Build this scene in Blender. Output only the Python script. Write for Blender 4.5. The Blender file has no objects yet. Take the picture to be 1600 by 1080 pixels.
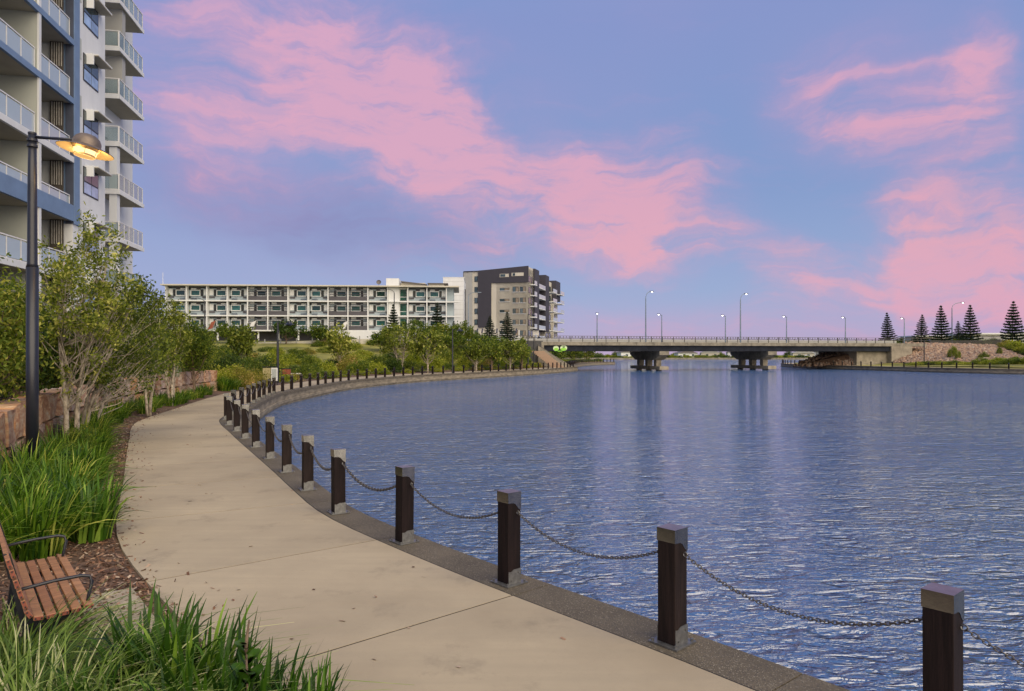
import bpy, math, random
import numpy as np
from mathutils import Vector, Matrix

random.seed(7)
R = math.radians
S = bpy.context.scene
COL = S.collection
CAMH = 2.3
F = 1100.0      # focal length in pixels of the 1600 px wide photograph

# ------------------------------------------------------------------ camera
cd = bpy.data.cameras.new('camera')
cam = bpy.data.objects.new('camera', cd)
COL.objects.link(cam)
cam.location = (0, 0, CAMH)
cam.rotation_euler = (R(90), 0, 0)
cd.sensor_width = 36
cd.lens = 36 * F / 1600
cd.shift_y = 13 / 1600
cd.clip_end = 6000
cd.clip_start = 0.05
S.camera = cam
S.render.resolution_x = 1024
S.render.resolution_y = 691
S.view_settings.view_transform = 'Standard'
S.view_settings.look = 'None'
S.view_settings.exposure = 0
S.view_settings.gamma = 1
S.view_settings.use_curve_mapping = False

# ------------------------------------------------------------------ node helper
class NT:
    def __init__(s, tree):
        s.t = tree
    def n(s, kind, **kw):
        nd = s.t.nodes.new(kind)
        for k, v in kw.items():
            if k.startswith('i_'):
                nd.inputs[k[2:].replace('_', ' ')].default_value = v
            else:
                setattr(nd, k, v)
        return nd
    def l(s, a, b):
        s.t.links.new(a, b)
    def math(s, op, a, b=None, c=None, clamp=False):
        nd = s.n('ShaderNodeMath', operation=op, use_clamp=clamp)
        for i, v in enumerate((a, b, c)):
            if v is None: continue
            if hasattr(v, 'is_linked') or hasattr(v, 'links'): s.l(v, nd.inputs[i])
            else: nd.inputs[i].default_value = v
        return nd.outputs[0]
    def mix(s, fac, a, b, mode='MIX'):
        nd = s.n('ShaderNodeMix', data_type='RGBA', blend_type=mode)
        for sock, v in ((nd.inputs[0], fac), (nd.inputs[6], a), (nd.inputs[7], b)):
            if hasattr(v, 'links'): s.l(v, sock)
            elif isinstance(v, (int, float)): sock.default_value = v
            else: sock.default_value = (*v, 1) if len(v) == 3 else v
        return nd.outputs[2]
    def ramp(s, fac, stops, interp='LINEAR'):
        nd = s.n('ShaderNodeValToRGB')
        cr = nd.color_ramp
        cr.interpolation = interp
        while len(cr.elements) < len(stops): cr.elements.new(0.5)
        for e, (p, c) in zip(cr.elements, stops):
            e.position = p
            e.color = (*c, 1) if len(c) == 3 else c
        s.l(fac, nd.inputs[0])
        return nd.outputs[0]

def srgb(r, g, b):
    f = lambda c: (c / 255 / 12.92) if c <= 10 else ((c / 255 + .055) / 1.055) ** 2.4
    return (f(r), f(g), f(b))

# ------------------------------------------------------------------ world
SUN_AZ = math.atan2(0.50, -0.80)      # compass angle, clockwise from +Y, of where the light comes from
SUN_EL = R(36)
w = bpy.data.worlds.new('World')
S.world = w
w.use_nodes = True
nt = NT(w.node_tree)
w.node_tree.nodes.clear()
tc = nt.n('ShaderNodeTexCoord')
sep = nt.n('ShaderNodeSeparateXYZ')
nt.l(tc.outputs['Generated'], sep.inputs[0])
az = nt.math('ARCTAN2', sep.outputs[0], sep.outputs[1])
el = nt.math('ARCSINE', sep.outputs[2])
comb = nt.n('ShaderNodeCombineXYZ')
nt.l(az, comb.inputs[0]); nt.l(el, comb.inputs[1])
# blue hour gradient by elevation
base = nt.ramp(nt.math('DIVIDE', el, R(90)), [
    (0.0, srgb(188, 166, 200)), (0.022, srgb(172, 168, 206)), (0.055, srgb(150, 168, 208)),
    (0.14, srgb(132, 155, 202)), (0.28, srgb(132, 150, 203)), (0.5, srgb(144, 164, 212)), (1.0, srgb(124, 150, 208))])
# the sky is a little pinker on the left, bluer in the middle
nz0 = nt.n('ShaderNodeTexNoise', i_Scale=2.2, i_Detail=2.0)
nt.l(comb.outputs[0], nz0.inputs['Vector'])
base = nt.mix(nt.math('MULTIPLY', nt.math('SUBTRACT', nz0.outputs[0], 0.46, clamp=True), 1.5, clamp=True), base, srgb(166, 154, 200))
# domain warp for the clouds
nz1 = nt.n('ShaderNodeTexNoise', i_Scale=5.0, i_Detail=5.0, i_Roughness=0.55)
nt.l(comb.outputs[0], nz1.inputs['Vector'])
v1 = nt.n('ShaderNodeVectorMath', operation='SUBTRACT'); nt.l(nz1.outputs['Color'], v1.inputs[0]); v1.inputs[1].default_value = (.5, .5, .5)
v2 = nt.n('ShaderNodeVectorMath', operation='MULTIPLY'); nt.l(v1.outputs[0], v2.inputs[0]); v2.inputs[1].default_value = (.20, .12, 0)
v3 = nt.n('ShaderNodeVectorMath', operation='ADD'); nt.l(comb.outputs[0], v3.inputs[0]); nt.l(v2.outputs[0], v3.inputs[1])
def azel(px, py):
    return math.atan((px - 800) / F), math.atan((553 - py) / math.hypot(F, px - 800))
CLOUDS = [((180, 20), (640, 150), 140, .34), ((560, 240), (1150, 360), 110, .30), ((215, 0), (700, 120), 62, .42), ((330, 70), (775, 140), 50, .46), ((520, 130), (775, 215), 52, .80),
          ((190, 188), (560, 212), 30, .62), ((470, 195), (775, 268), 34, .85), ((690, 265), (1000, 300), 42, .55),
          ((840, 300), (1140, 345), 56, .92), ((850, 372), (1090, 388), 28, .55), ((190, 258), (480, 318), 30, .42),
          ((540, 275), (840, 345), 38, .42), ((1215, 120), (1420, 195), 46, .55), ((1380, 195), (1640, 215), 60, .55),
          ((1440, 150), (1560, 60), 24, .60), ((1240, 150), (1640, 140), 70, .30), ((1335, 392), (1500, 392), 46, 1.0), ((1440, 350), (1640, 335), 40, .6), ((1360, 400), (1640, 430), 60, .3),
          ((1490, 435), (1660, 445), 44, 1.25), ((1130, 385), (1330, 440), 30, .70), ((1200, 462), (1620, 470), 20, .50),
          ((860, 505), (1390, 520), 20, .55), ((420, 420), (800, 398), 16, .25), ((-200, 60), (160, 120), 70, .6),
          ((1700, 300), (2000, 420), 60, .7), ((-260, 330), (100, 300), 50, .5)]
dens = None
for (p, q, wd, amp) in CLOUDS:
    a = azel(*p); b = azel(*q)
    cx, cy = (a[0] + b[0]) / 2, (a[1] + b[1]) / 2
    L = math.hypot(b[0] - a[0], b[1] - a[1]) / 2 * 1.15
    ang = math.atan2(b[1] - a[1], b[0] - a[0])
    mp = nt.n('ShaderNodeMapping', vector_type='TEXTURE')
    mp.inputs['Location'].default_value = (cx, cy, 0)
    mp.inputs['Rotation'].default_value = (0, 0, ang)
    mp.inputs['Scale'].default_value = (L * 1.2, wd / F * 2.2, 1)
    nt.l(v3.outputs[0], mp.inputs['Vector'])
    ln = nt.n('ShaderNodeVectorMath', operation='LENGTH'); nt.l(mp.outputs[0], ln.inputs[0])
    mr = nt.n('ShaderNodeMapRange', interpolation_type='SMOOTHSTEP')
    mr.inputs['From Min'].default_value = 1.15; mr.inputs['From Max'].default_value = 0.0
    mr.inputs['To Min'].default_value = 0; mr.inputs['To Max'].default_value = amp
    nt.l(ln.outputs['Value'], mr.inputs['Value'])
    dens = mr.outputs[0] if dens is None else nt.math('ADD', dens, mr.outputs[0])
# streaky fine structure, drawn out along the direction of the bands
mp2 = nt.n('ShaderNodeMapping'); mp2.inputs['Rotation'].default_value = (0, 0, R(20)); mp2.inputs['Scale'].default_value = (2.6, 12, 1)
nt.l(v3.outputs[0], mp2.inputs['Vector'])
nz2 = nt.n('ShaderNodeTexNoise', i_Scale=2.2, i_Detail=8.0, i_Roughness=0.6)
nt.l(mp2.outputs[0], nz2.inputs['Vector'])
nz3 = nt.n('ShaderNodeTexNoise', i_Scale=16.0, i_Detail=7.0, i_Roughness=0.6)
nt.l(v3.outputs[0], nz3.inputs['Vector'])
st = nt.math('MULTIPLY_ADD', nz2.outputs[0], 2.3, -0.28, clamp=False)
st = nt.math('ADD', st, nt.math('MULTIPLY_ADD', nz3.outputs[0], 1.0, -0.5))
dens = nt.math('MULTIPLY', dens, st)
# thin cloud of the same kind over the rest of the sky
rest = nt.math('MULTIPLY', nt.math('SUBTRACT', nz2.outputs[0], 0.54, clamp=True), 1.6, clamp=True)
dens = nt.math('ADD', dens, nt.math('MULTIPLY', rest, 0.6))
dens = nt.math('SUBTRACT', dens, 0.04, clamp=True)
fac = nt.n('ShaderNodeMapRange', interpolation_type='LINEAR')
fac.inputs['From Min'].default_value = 0.0; fac.inputs['From Max'].default_value = 1.75
nt.l(dens, fac.inputs['Value'])
hi = nt.ramp(nt.math('DIVIDE', el, R(30)), [(0.0, srgb(236, 158, 182)), (0.28, srgb(255, 168, 172)), (0.5, srgb(250, 172, 184)), (1.0, srgb(244, 176, 196))])
alpha = nt.ramp(fac.outputs[0], [(0.0, (0, 0, 0)), (0.12, (.10, .10, .10)), (0.35, (.42, .42, .42)), (0.7, (.78, .78, .78)), (1.0, (.92, .92, .92))])
mp4 = nt.n('ShaderNodeMapping'); mp4.inputs['Rotation'].default_value = (0, 0, R(24)); mp4.inputs['Scale'].default_value = (7, 26, 1); mp4.inputs['Location'].default_value = (3.1, 1.7, 0)
nt.l(v3.outputs[0], mp4.inputs['Vector'])
nz4 = nt.n('ShaderNodeTexNoise', i_Scale=1.6, i_Detail=6.0, i_Roughness=0.6); nt.l(mp4.outputs[0], nz4.inputs['Vector'])
lit = nt.math('MULTIPLY_ADD', nz4.outputs[0], 2.6, -0.35)
pk = nt.mix(nt.math('MULTIPLY', nt.math('MULTIPLY', fac.outputs[0], 2.3), lit, clamp=True), srgb(182, 150, 198), hi)
# thin mauve grey cloud bank low on the left
mpd = nt.n('ShaderNodeMapping', vector_type='TEXTURE'); a_ = azel(200, 285); b_ = azel(760, 385)
mpd.inputs['Location'].default_value = ((a_[0] + b_[0]) / 2, (a_[1] + b_[1]) / 2, 0); mpd.inputs['Rotation'].default_value = (0, 0, math.atan2(b_[1] - a_[1], b_[0] - a_[0])); mpd.inputs['Scale'].default_value = (.34, .062, 1)
nt.l(v3.outputs[0], mpd.inputs['Vector']); lnd = nt.n('ShaderNodeVectorMath', operation='LENGTH'); nt.l(mpd.outputs[0], lnd.inputs[0])
mrd = nt.n('ShaderNodeMapRange', interpolation_type='SMOOTHSTEP'); mrd.inputs['From Min'].default_value = 1.2; mrd.inputs['From Max'].default_value = 0; mrd.inputs['To Min'].default_value = 0; mrd.inputs['To Max'].default_value = .62
nt.l(lnd.outputs['Value'], mrd.inputs['Value'])
base = nt.mix(nt.math('MULTIPLY', mrd.outputs[0], nt.math('MULTIPLY_ADD', nz2.outputs[0], 2.2, -.25, clamp=True), clamp=True), base, srgb(128, 122, 172))
alpha = nt.math('MULTIPLY', alpha, nt.math('MULTIPLY_ADD', nz4.outputs[0], 1.0, .48, clamp=True), clamp=True)
skycol = nt.mix(alpha, base, pk)
sky = nt.n('ShaderNodeTexSky', sky_type='NISHITA', sun_disc=False)
sky.sun_elevation = SUN_EL; sky.sun_rotation = SUN_AZ
bg1 = nt.n('ShaderNodeBackground'); bg1.inputs['Strength'].default_value = 0.008
nt.l(sky.outputs[0], bg1.inputs[0])
bg2 = nt.n('ShaderNodeBackground'); bg2.inputs['Strength'].default_value = 0.96
nt.l(skycol, bg2.inputs[0])
add = nt.n('ShaderNodeAddShader'); nt.l(bg1.outputs[0], add.inputs[0]); nt.l(bg2.outputs[0], add.inputs[1])
wo = nt.n('ShaderNodeOutputWorld'); nt.l(add.outputs[0], wo.inputs[0])

# ------------------------------------------------------------------ sun
sl = bpy.data.lights.new('sun', 'SUN')
sl.energy = 4.6; sl.angle = R(80); sl.color = (1.0, 0.83, 0.57)
so = bpy.data.objects.new('sun', sl); COL.objects.link(so)
sd = Vector((math.sin(SUN_AZ) * math.cos(SUN_EL), math.cos(SUN_AZ) * math.cos(SUN_EL), math.sin(SUN_EL)))
so.rotation_euler = sd.to_track_quat('Z', 'Y').to_euler()
so.location = (20, -20, 40)

# ------------------------------------------------------------------ materials
def new_mat(name):
    m = bpy.data.materials.new(name); m.use_nodes = True
    m.node_tree.nodes.clear()
    t = NT(m.node_tree)
    out = t.n('ShaderNodeOutputMaterial')
    p = t.n('ShaderNodeBsdfPrincipled')
    t.l(p.outputs[0], out.inputs[0])
    return m, t, p, out

def mat(name, col, rough=0.7, metal=0.0, var=0.12, scale=6.0, bump=0.0, bscale=60, spec=0.5, col2=None, stretch=None, rnd=0.0):
    """surface with two scales of mottling, optional relief"""
    m, t, p, out = new_mat(name)
    co = t.n('ShaderNodeTexCoord')
    vec = co.outputs['Object']
    if stretch:
        mp = t.n('ShaderNodeMapping'); mp.inputs['Scale'].default_value = stretch
        t.l(vec, mp.inputs[0]); vec = mp.outputs[0]
    nz = t.n('ShaderNodeTexNoise', i_Scale=scale, i_Detail=5.0, i_Roughness=0.6); t.l(vec, nz.inputs['Vector'])
    dark = tuple(c * (1 - var * 1.6) for c in col)
    light = col2 if col2 else tuple(min(1, c * (1 + var * 1.4)) for c in col)
    c = t.ramp(nz.outputs[0], [(0.3, dark), (0.7, light)])
    if rnd:
        oi = t.n('ShaderNodeObjectInfo')
        hs = t.n('ShaderNodeHueSaturation')
        t.l(t.math('MULTIPLY_ADD', oi.outputs['Random'], rnd, 1 - rnd / 2), hs.inputs['Value'])
        t.l(t.math('MULTIPLY_ADD', oi.outputs['Random'], rnd * .06, .5 - rnd * .03), hs.inputs['Hue'])
        t.l(c, hs.inputs['Color']); c = hs.outputs[0]
    t.l(c, p.inputs['Base Color'])
    p.inputs['Roughness'].default_value = rough
    p.inputs['Metallic'].default_value = metal
    p.inputs['Specular IOR Level'].default_value = spec
    if bump:
        n2 = t.n('ShaderNodeTexNoise', i_Scale=bscale, i_Detail=4.0); t.l(vec, n2.inputs['Vector'])
        b = t.n('ShaderNodeBump'); b.inputs['Strength'].default_value = bump; b.inputs['Distance'].default_value = 0.02
        t.l(n2.outputs[0], b.inputs['Height']); t.l(b.outputs[0], p.inputs['Normal'])
    return m

def leafmat(name, c1, c2, c3=None, trans=0.3, scale=3.0, rough=0.5):
    """leaf colours varying from clump to clump and leaf to leaf"""
    m, t, p, out = new_mat(name)
    co = t.n('ShaderNodeTexCoord'); g = t.n('ShaderNodeNewGeometry')
    nz = t.n('ShaderNodeTexNoise', i_Scale=scale, i_Detail=2.0); t.l(co.outputs['Object'], nz.inputs['Vector'])
    oi = t.n('ShaderNodeObjectInfo')
    f = t.math('MULTIPLY_ADD', g.outputs['Random Per Island'], 0.7, t.math('MULTIPLY_ADD', nz.outputs[0], 1.0, -0.35))
    f = t.math('ADD', f, t.math('MULTIPLY_ADD', oi.outputs['Random'], 0.3, -0.15))
    stops = [(0.15, c1), (0.7, c2)]
    if c3: stops.append((0.97, c3))
    c = t.ramp(f, stops)
    t.l(c, p.inputs['Base Color'])
    p.inputs['Roughness'].default_value = rough
    p.inputs['Specular IOR Level'].default_value = 0.22
    tr = t.n('ShaderNodeBsdfTranslucent'); t.l(t.mix(1.0, c, (1.25, 1.3, 0.5), 'MULTIPLY'), tr.inputs[0])
    mx = t.n('ShaderNodeMixShader'); mx.inputs[0].default_value = trans
    t.l(p.outputs[0], mx.inputs[1]); t.l(tr.outputs[0], mx.inputs[2]); t.l(mx.outputs[0], out.inputs[0])
    return m

def glassy(name, col, alpha=0.35, rough=0.03):
    m, t, p, out = new_mat(name)
    p.inputs['Base Color'].default_value = (*col, 1)
    p.inputs['Roughness'].default_value = rough
    p.inputs['Specular IOR Level'].default_value = 1.0
    p.inputs['IOR'].default_value = 1.6
    tr = t.n('ShaderNodeBsdfTransparent'); tr.inputs[0].default_value = (.86, .93, .92, 1)
    mx = t.n('ShaderNodeMixShader'); mx.inputs[0].default_value = alpha
    t.l(tr.outputs[0], mx.inputs[1]); t.l(p.outputs[0], mx.inputs[2]); t.l(mx.outputs[0], out.inputs[0])
    return m

def emit(name, col, strength):
    m, t, p, out = new_mat(name)
    e = t.n('ShaderNodeEmission'); e.inputs[0].default_value = (*col, 1); e.inputs[1].default_value = strength
    t.l(e.outputs[0], out.inputs[0]); return m

M = {}
def concrete_path():
    m, t, p, out = new_mat('path concrete')
    co = t.n('ShaderNodeTexCoord')
    n1 = t.n('ShaderNodeTexNoise', i_Scale=0.35, i_Detail=6.0, i_Roughness=0.6); t.l(co.outputs['Object'], n1.inputs['Vector'])
    mp = t.n('ShaderNodeMapping'); mp.inputs['Rotation'].default_value = (0, 0, R(25)); mp.inputs['Scale'].default_value = (0.5, 6, 1)
    t.l(co.outputs['Object'], mp.inputs[0])
    n2 = t.n('ShaderNodeTexNoise', i_Scale=1.3, i_Detail=5.0); t.l(mp.outputs[0], n2.inputs['Vector'])
    n3 = t.n('ShaderNodeTexNoise', i_Scale=220.0, i_Detail=2.0); t.l(co.outputs['Object'], n3.inputs['Vector'])
    c = t.ramp(n1.outputs[0], [(0.3, (.295, .240, .163)), (0.5, (.385, .317, .216)), (0.7, (.46, .380, .255))])
    c = t.mix(t.math('MULTIPLY_ADD', n2.outputs[0], 1.2, -.4, clamp=True), c, (.33, .28, .195))
    c = t.mix(t.math('MULTIPLY', t.math('SUBTRACT', n3.outputs[0], .58, clamp=True), 2.0), c, (.28, .25, .2))
    n4 = t.n('ShaderNodeTexNoise', i_Scale=1.3, i_Detail=9.0, i_Roughness=.72); t.l(co.outputs['Object'], n4.inputs['Vector'])
    c = t.mix(t.math('MULTIPLY', t.math('SUBTRACT', n4.outputs[0], .56, clamp=True), 5.0, clamp=True), c, (.245, .205, .145))
    vo = t.n('ShaderNodeTexVoronoi', i_Scale=1.1); t.l(co.outputs['Object'], vo.inputs['Vector'])
    c = t.mix(t.math('MULTIPLY', t.math('LESS_THAN', vo.outputs['Distance'], .014), .75), c, (.09, .075, .055))
    n5 = t.n('ShaderNodeTexNoise', i_Scale=.9, i_Detail=12.0, i_Roughness=.8); t.l(co.outputs['Object'], n5.inputs['Vector'])
    c = t.mix(t.math('MULTIPLY', t.math('LESS_THAN', t.math('ABSOLUTE', t.math('SUBTRACT', n5.outputs[0], .5)), .0012), .35), c, (.16, .13, .10))
    oi = t.n('ShaderNodeObjectInfo'); hs = t.n('ShaderNodeHueSaturation')
    t.l(t.math('MULTIPLY_ADD', oi.outputs['Random'], .14, .92), hs.inputs['Value']); t.l(c, hs.inputs['Color'])
    t.l(hs.outputs[0], p.inputs['Base Color']); p.inputs['Roughness'].default_value = .85
    p.inputs['Specular IOR Level'].default_value = .3
    b = t.n('ShaderNodeBump'); b.inputs['Strength'].default_value = .25; b.inputs['Distance'].default_value = .01
    t.l(n3.outputs[0], b.inputs['Height']); t.l(b.outputs[0], p.inputs['Normal'])
    return m
M['path'] = concrete_path()
def coping():
    m, t, p, out = new_mat('exposed aggregate')
    co = t.n('ShaderNodeTexCoord')
    v = t.n('ShaderNodeTexVoronoi', i_Scale=150.0); t.l(co.outputs['Object'], v.inputs['Vector'])
    n1 = t.n('ShaderNodeTexNoise', i_Scale=1.5, i_Detail=6.0); t.l(co.outputs['Object'], n1.inputs['Vector'])
    c = t.ramp(n1.outputs[0], [(.3, (.075, .060, .038)), (.7, (.135, .110, .072))])
    sp = t.n('ShaderNodeSeparateColor'); t.l(v.outputs['Color'], sp.inputs[0])
    c = t.mix(t.math('GREATER_THAN', sp.outputs[0], .93), c, (.26, .23, .17))
    c = t.mix(t.math('GREATER_THAN', sp.outputs[1], .85), c, (.06, .05, .04))
    t.l(c, p.inputs['Base Color']); p.inputs['Roughness'].default_value = .8
    b = t.n('ShaderNodeBump'); b.inputs['Strength'].default_value = .5; b.inputs['Distance'].default_value = .006
    t.l(v.outputs['Distance'], b.inputs['Height']); t.l(b.outputs[0], p.inputs['Normal'])
    return m
M['coping'] = coping()
M['quaywall'] = mat('quay wall', (.20, .17, .125), .9, var=.3, scale=1.2, bump=.4, bscale=14, stretch=(1, 1, 4))
M['joint'] = mat('joint', (.02, .018, .014), .9)
M['soil'] = mat('garden soil', (.115, .068, .042), .95, var=.35, scale=3, bump=.8, bscale=30)
M['mulch'] = mat('mulch', (.16, .085, .05), .9, var=.4, scale=30, rnd=0)
def mulchmat():
    m, t, p, out = new_mat('wood chip')
    g = t.n('ShaderNodeNewGeometry')
    t.l(t.ramp(g.outputs['Random Per Island'], [(0, (.07, .035, .02)), (.5, (.20, .10, .055)), (.8, (.30, .19, .12)), (1, (.45, .36, .27))]), p.inputs['Base Color'])
    p.inputs['Roughness'].default_value = .9
    return m
M['chips'] = mulchmat()
def rockmat(name, cols):
    m, t, p, out = new_mat(name)
    g = t.n('ShaderNodeNewGeometry'); co = t.n('ShaderNodeTexCoord')
    nz = t.n('ShaderNodeTexNoise', i_Scale=4.0, i_Detail=5.0); t.l(co.outputs['Object'], nz.inputs['Vector'])
    c = t.ramp(g.outputs['Random Per Island'], [(i / (len(cols) - 1), c) for i, c in enumerate(cols)])
    c = t.mix(t.math('MULTIPLY', nz.outputs[0], .5), c, (.2, .12, .08))
    t.l(c, p.inputs['Base Color']); p.inputs['Roughness'].default_value = .9
    return m
M['riprap'] = rockmat('riprap stone', [(.20, .125, .08), (.36, .23, .15), (.42, .29, .20), (.28, .20, .15), (.48, .40, .31)])
def sandstone():
    m, t, p, out = new_mat('sandstone')
    co = t.n('ShaderNodeTexCoord'); oi = t.n('ShaderNodeObjectInfo')
    vm = t.n('ShaderNodeVectorMath', operation='ADD'); t.l(co.outputs['Object'], vm.inputs[0])
    sc = t.n('ShaderNodeVectorMath', operation='SCALE'); sc.inputs[0].default_value = (13, 7, 5); t.l(oi.outputs['Random'], sc.inputs['Scale'])
    t.l(sc.outputs[0], vm.inputs[1])
    mp = t.n('ShaderNodeMapping'); mp.inputs['Scale'].default_value = (1, 1, 3.5); mp.inputs['Rotation'].default_value = (R(12), R(8), 0); t.l(vm.outputs[0], mp.inputs[0])
    n = t.n('ShaderNodeTexNoise', i_Scale=2.6, i_Detail=7.0, i_Roughness=.62); t.l(mp.outputs[0], n.inputs['Vector'])
    c = t.ramp(n.outputs[0], [(.32, (.22, .105, .06)), (.47, (.42, .23, .13)), (.6, (.52, .36, .22)), (.74, (.5, .42, .33))])
    hs = t.n('ShaderNodeHueSaturation'); t.l(c, hs.inputs['Color'])
    t.l(t.math('MULTIPLY_ADD', oi.outputs['Random'], .5, .72), hs.inputs['Value'])
    r2 = t.math('FRACT', t.math('MULTIPLY', oi.outputs['Random'], 17.3))
    t.l(t.math('MULTIPLY_ADD', r2, .5, .7), hs.inputs['Saturation'])
    t.l(hs.outputs[0], p.inputs['Base Color']); p.inputs['Roughness'].default_value = .9
    n2 = t.n('ShaderNodeTexNoise', i_Scale=9.0, i_Detail=8.0); t.l(vm.outputs[0], n2.inputs['Vector'])
    b = t.n('ShaderNodeBump'); b.inputs['Strength'].default_value = .7; b.inputs['Distance'].default_value = .05
    t.l(n2.outputs[0], b.inputs['Height']); t.l(b.outputs[0], p.inputs['Normal'])
    return m
M['sandstone'] = sandstone()
M['timber'] = mat('dark stained timber', (.013, .0075, .0068), .65, spec=.18, var=.4, scale=2.2, stretch=(14, 14, .8), bump=.25, bscale=10, rnd=.5)
M['steel'] = mat('brushed steel', (.235, .235, .225), .24, metal=1.0, var=.15, scale=8, bump=.03)
M['galv'] = mat('galvanised steel', (.20, .20, .195), .45, metal=.75, var=.2, scale=20)
M['chain'] = mat('galvanised chain', (.12, .11, .10), .5, metal=.7, var=.2, scale=20)
M['black'] = mat('black powder coat', (.012, .014, .022), .38, var=.1)
M['benchwood'] = mat('oiled bench timber', (.34, .165, .075), .55, var=.22, scale=2.2, stretch=(14, 1.2, 14), bump=.15, rnd=.25)
M['benchend'] = mat('bench end grain', (.20, .055, .035), .7, var=.2, scale=30)
M['pad'] = mat('pad concrete', (.36, .30, .21), .9, var=.22, scale=5, bump=.4, bscale=90)
M['white'] = mat('white render', (.62, .635, .635), .75, var=.04, scale=1.2, stretch=(1, 1, .3))
M['cream'] = mat('cream render', (.50, .47, .395), .8, var=.06, scale=.6, stretch=(1, 1, .3))
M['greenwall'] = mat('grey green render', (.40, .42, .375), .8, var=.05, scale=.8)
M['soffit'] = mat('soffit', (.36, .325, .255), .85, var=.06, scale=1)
M['blue'] = mat('blue render', (.14, .215, .345), .7, var=.07, scale=1.5)
M['shadedblue'] = mat('navy render', (.045, .055, .085), .7, var=.1, scale=1.5)  # darker copy of the blue render, with shade put into its colour
M['alu'] = mat('aluminium frame', (.72, .72, .70), .4, metal=.1, var=.03)
M['louvre'] = mat('dark louvre', (.06, .05, .04), .6, var=.2)
M['louvrelight'] = mat('light louvre slat', (.42, .40, .35), .6)
M['darkframe'] = mat('dark window frame', (.02, .02, .022), .5)
M['glass'] = glassy('balustrade glass', (.30, .37, .40), .42)
M['skytint'] = glassy('pale balustrade glass', (.44, .51, .56), .82)  # clouds reflected in the panes are painted in as a pale base colour
M['window'] = mat('window glass', (.05, .075, .08), .04, var=.3, scale=.6, spec=1.0, rnd=1.2)
M['greenglass'] = mat('green tinted glass', (.018, .085, .058), .06, var=.6, scale=.9, spec=.9, rnd=1.3)
M['paleblue'] = mat('pale blue cladding', (.30, .36, .39), .7, var=.08, scale=.8)
M['charcoal'] = mat('charcoal cladding', (.036, .034, .046), .75, var=.07, scale=.6)
M['charcoal2'] = mat('charcoal panel', (.075, .072, .082), .8, var=.1, scale=.8)
M['ltgrey'] = mat('light grey cladding', (.33, .33, .31), .75, var=.06, scale=.5)
M['concrete'] = mat('bridge concrete', (.205, .185, .145), .9, var=.28, scale=.9, bump=.3, bscale=8)
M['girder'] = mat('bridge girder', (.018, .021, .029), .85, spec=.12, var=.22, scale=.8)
M['underconc'] = mat('pier concrete', (.25, .22, .17), .9, var=.25, scale=.8)
M['rail'] = mat('bridge rail', (.07, .065, .06), .5, metal=.3)
M['pole'] = mat('grey lamp pole', (.20, .25, .30), .4, metal=.5, var=.1)
M['lamplit'] = emit('lit lamp lens', (1.0, .93, .85), 6)
M['bark'] = mat('pale bark', (.34, .26, .18), .9, var=.45, scale=5, bump=.5, bscale=20, stretch=(2, 2, 1.2), col2=(.58, .50, .39))
M['barkdark'] = mat('brown bark', (.16, .11, .075), .9, var=.3, scale=5, bump=.5, bscale=20)
M['leafA'] = leafmat('gum leaves', (.040, .064, .009), (.205, .245, .028), (.58, .54, .15), trans=.38)
M['leafB'] = leafmat('shrub leaves', (.030, .062, .008), (.155, .205, .020), (.42, .40, .08), trans=.38)
M['leafC'] = leafmat('bright shrub leaves', (.085, .120, .010), (.33, .37, .028), (.60, .52, .12), trans=.4)
M['leafD'] = leafmat('dark shrub leaves', (.015, .036, .007), (.075, .125, .016), (.22, .26, .05), trans=.35)
M['leafE'] = leafmat('grey green leaves', (.12, .16, .10), (.28, .34, .24), None)
M['leafF'] = leafmat('flowering shrub leaves', (.09, .105, .014), (.31, .28, .045), (.68, .42, .22), scale=1.2, trans=.4)
M['needle'] = leafmat('pine needles', (.008, .020, .010), (.026, .045, .020), None, trans=.1)
M['blade'] = leafmat('strap leaves', (.020, .060, .006), (.14, .255, .020), (.60, .60, .14), trans=.35, scale=2.2, rough=.4)
M['blade2'] = leafmat('pale strap leaves', (.035, .08, .012), (.20, .29, .05), (.62, .58, .34), trans=.3, scale=2.2, rough=.45)
M['blade3'] = leafmat('broad strap leaves', (.010, .038, .005), (.065, .15, .012), (.28, .42, .06), trans=.25, scale=2.0, rough=.35)
M['grass'] = mat('bank grass', (.20, .22, .03), .95, var=.4, scale=.25, bump=.6, bscale=6, col2=(.34, .31, .06))
M['groundfar'] = mat('far ground', (.20, .24, .06), .95, var=.35, scale=.03)
M['paleglass'] = mat('blind behind glass', (.30, .42, .62), .15, var=.3, scale=.8, spec=.9)
M['curtain'] = mat('curtained window', (.22, .18, .13), .3, var=.3, scale=2)
M['red'] = mat('red paint', (.45, .03, .03), .4)
M['carwhite'] = mat('white car paint', (.7, .7, .7), .3)
M['tyre'] = mat('tyre rubber', (.02, .02, .02), .8)
M['bitumen'] = mat('bitumen', (.055, .055, .055), .9, scale=2, bump=.3)
M['roofdark'] = mat('roof sheet', (.12, .11, .11), .6)
M['limegreen'] = mat('lime green paint', (.22, .55, .03), .5, var=.15)
M['limewhite'] = mat('pale lime paint', (.62, .78, .45), .5)
M['blackpaint'] = mat('black paint', (.01, .01, .01), .5)
M['signbeige'] = mat('sign back board', (.36, .31, .16), .7)
M['rust'] = mat('red brown paint', (.27, .075, .04), .7)

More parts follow.
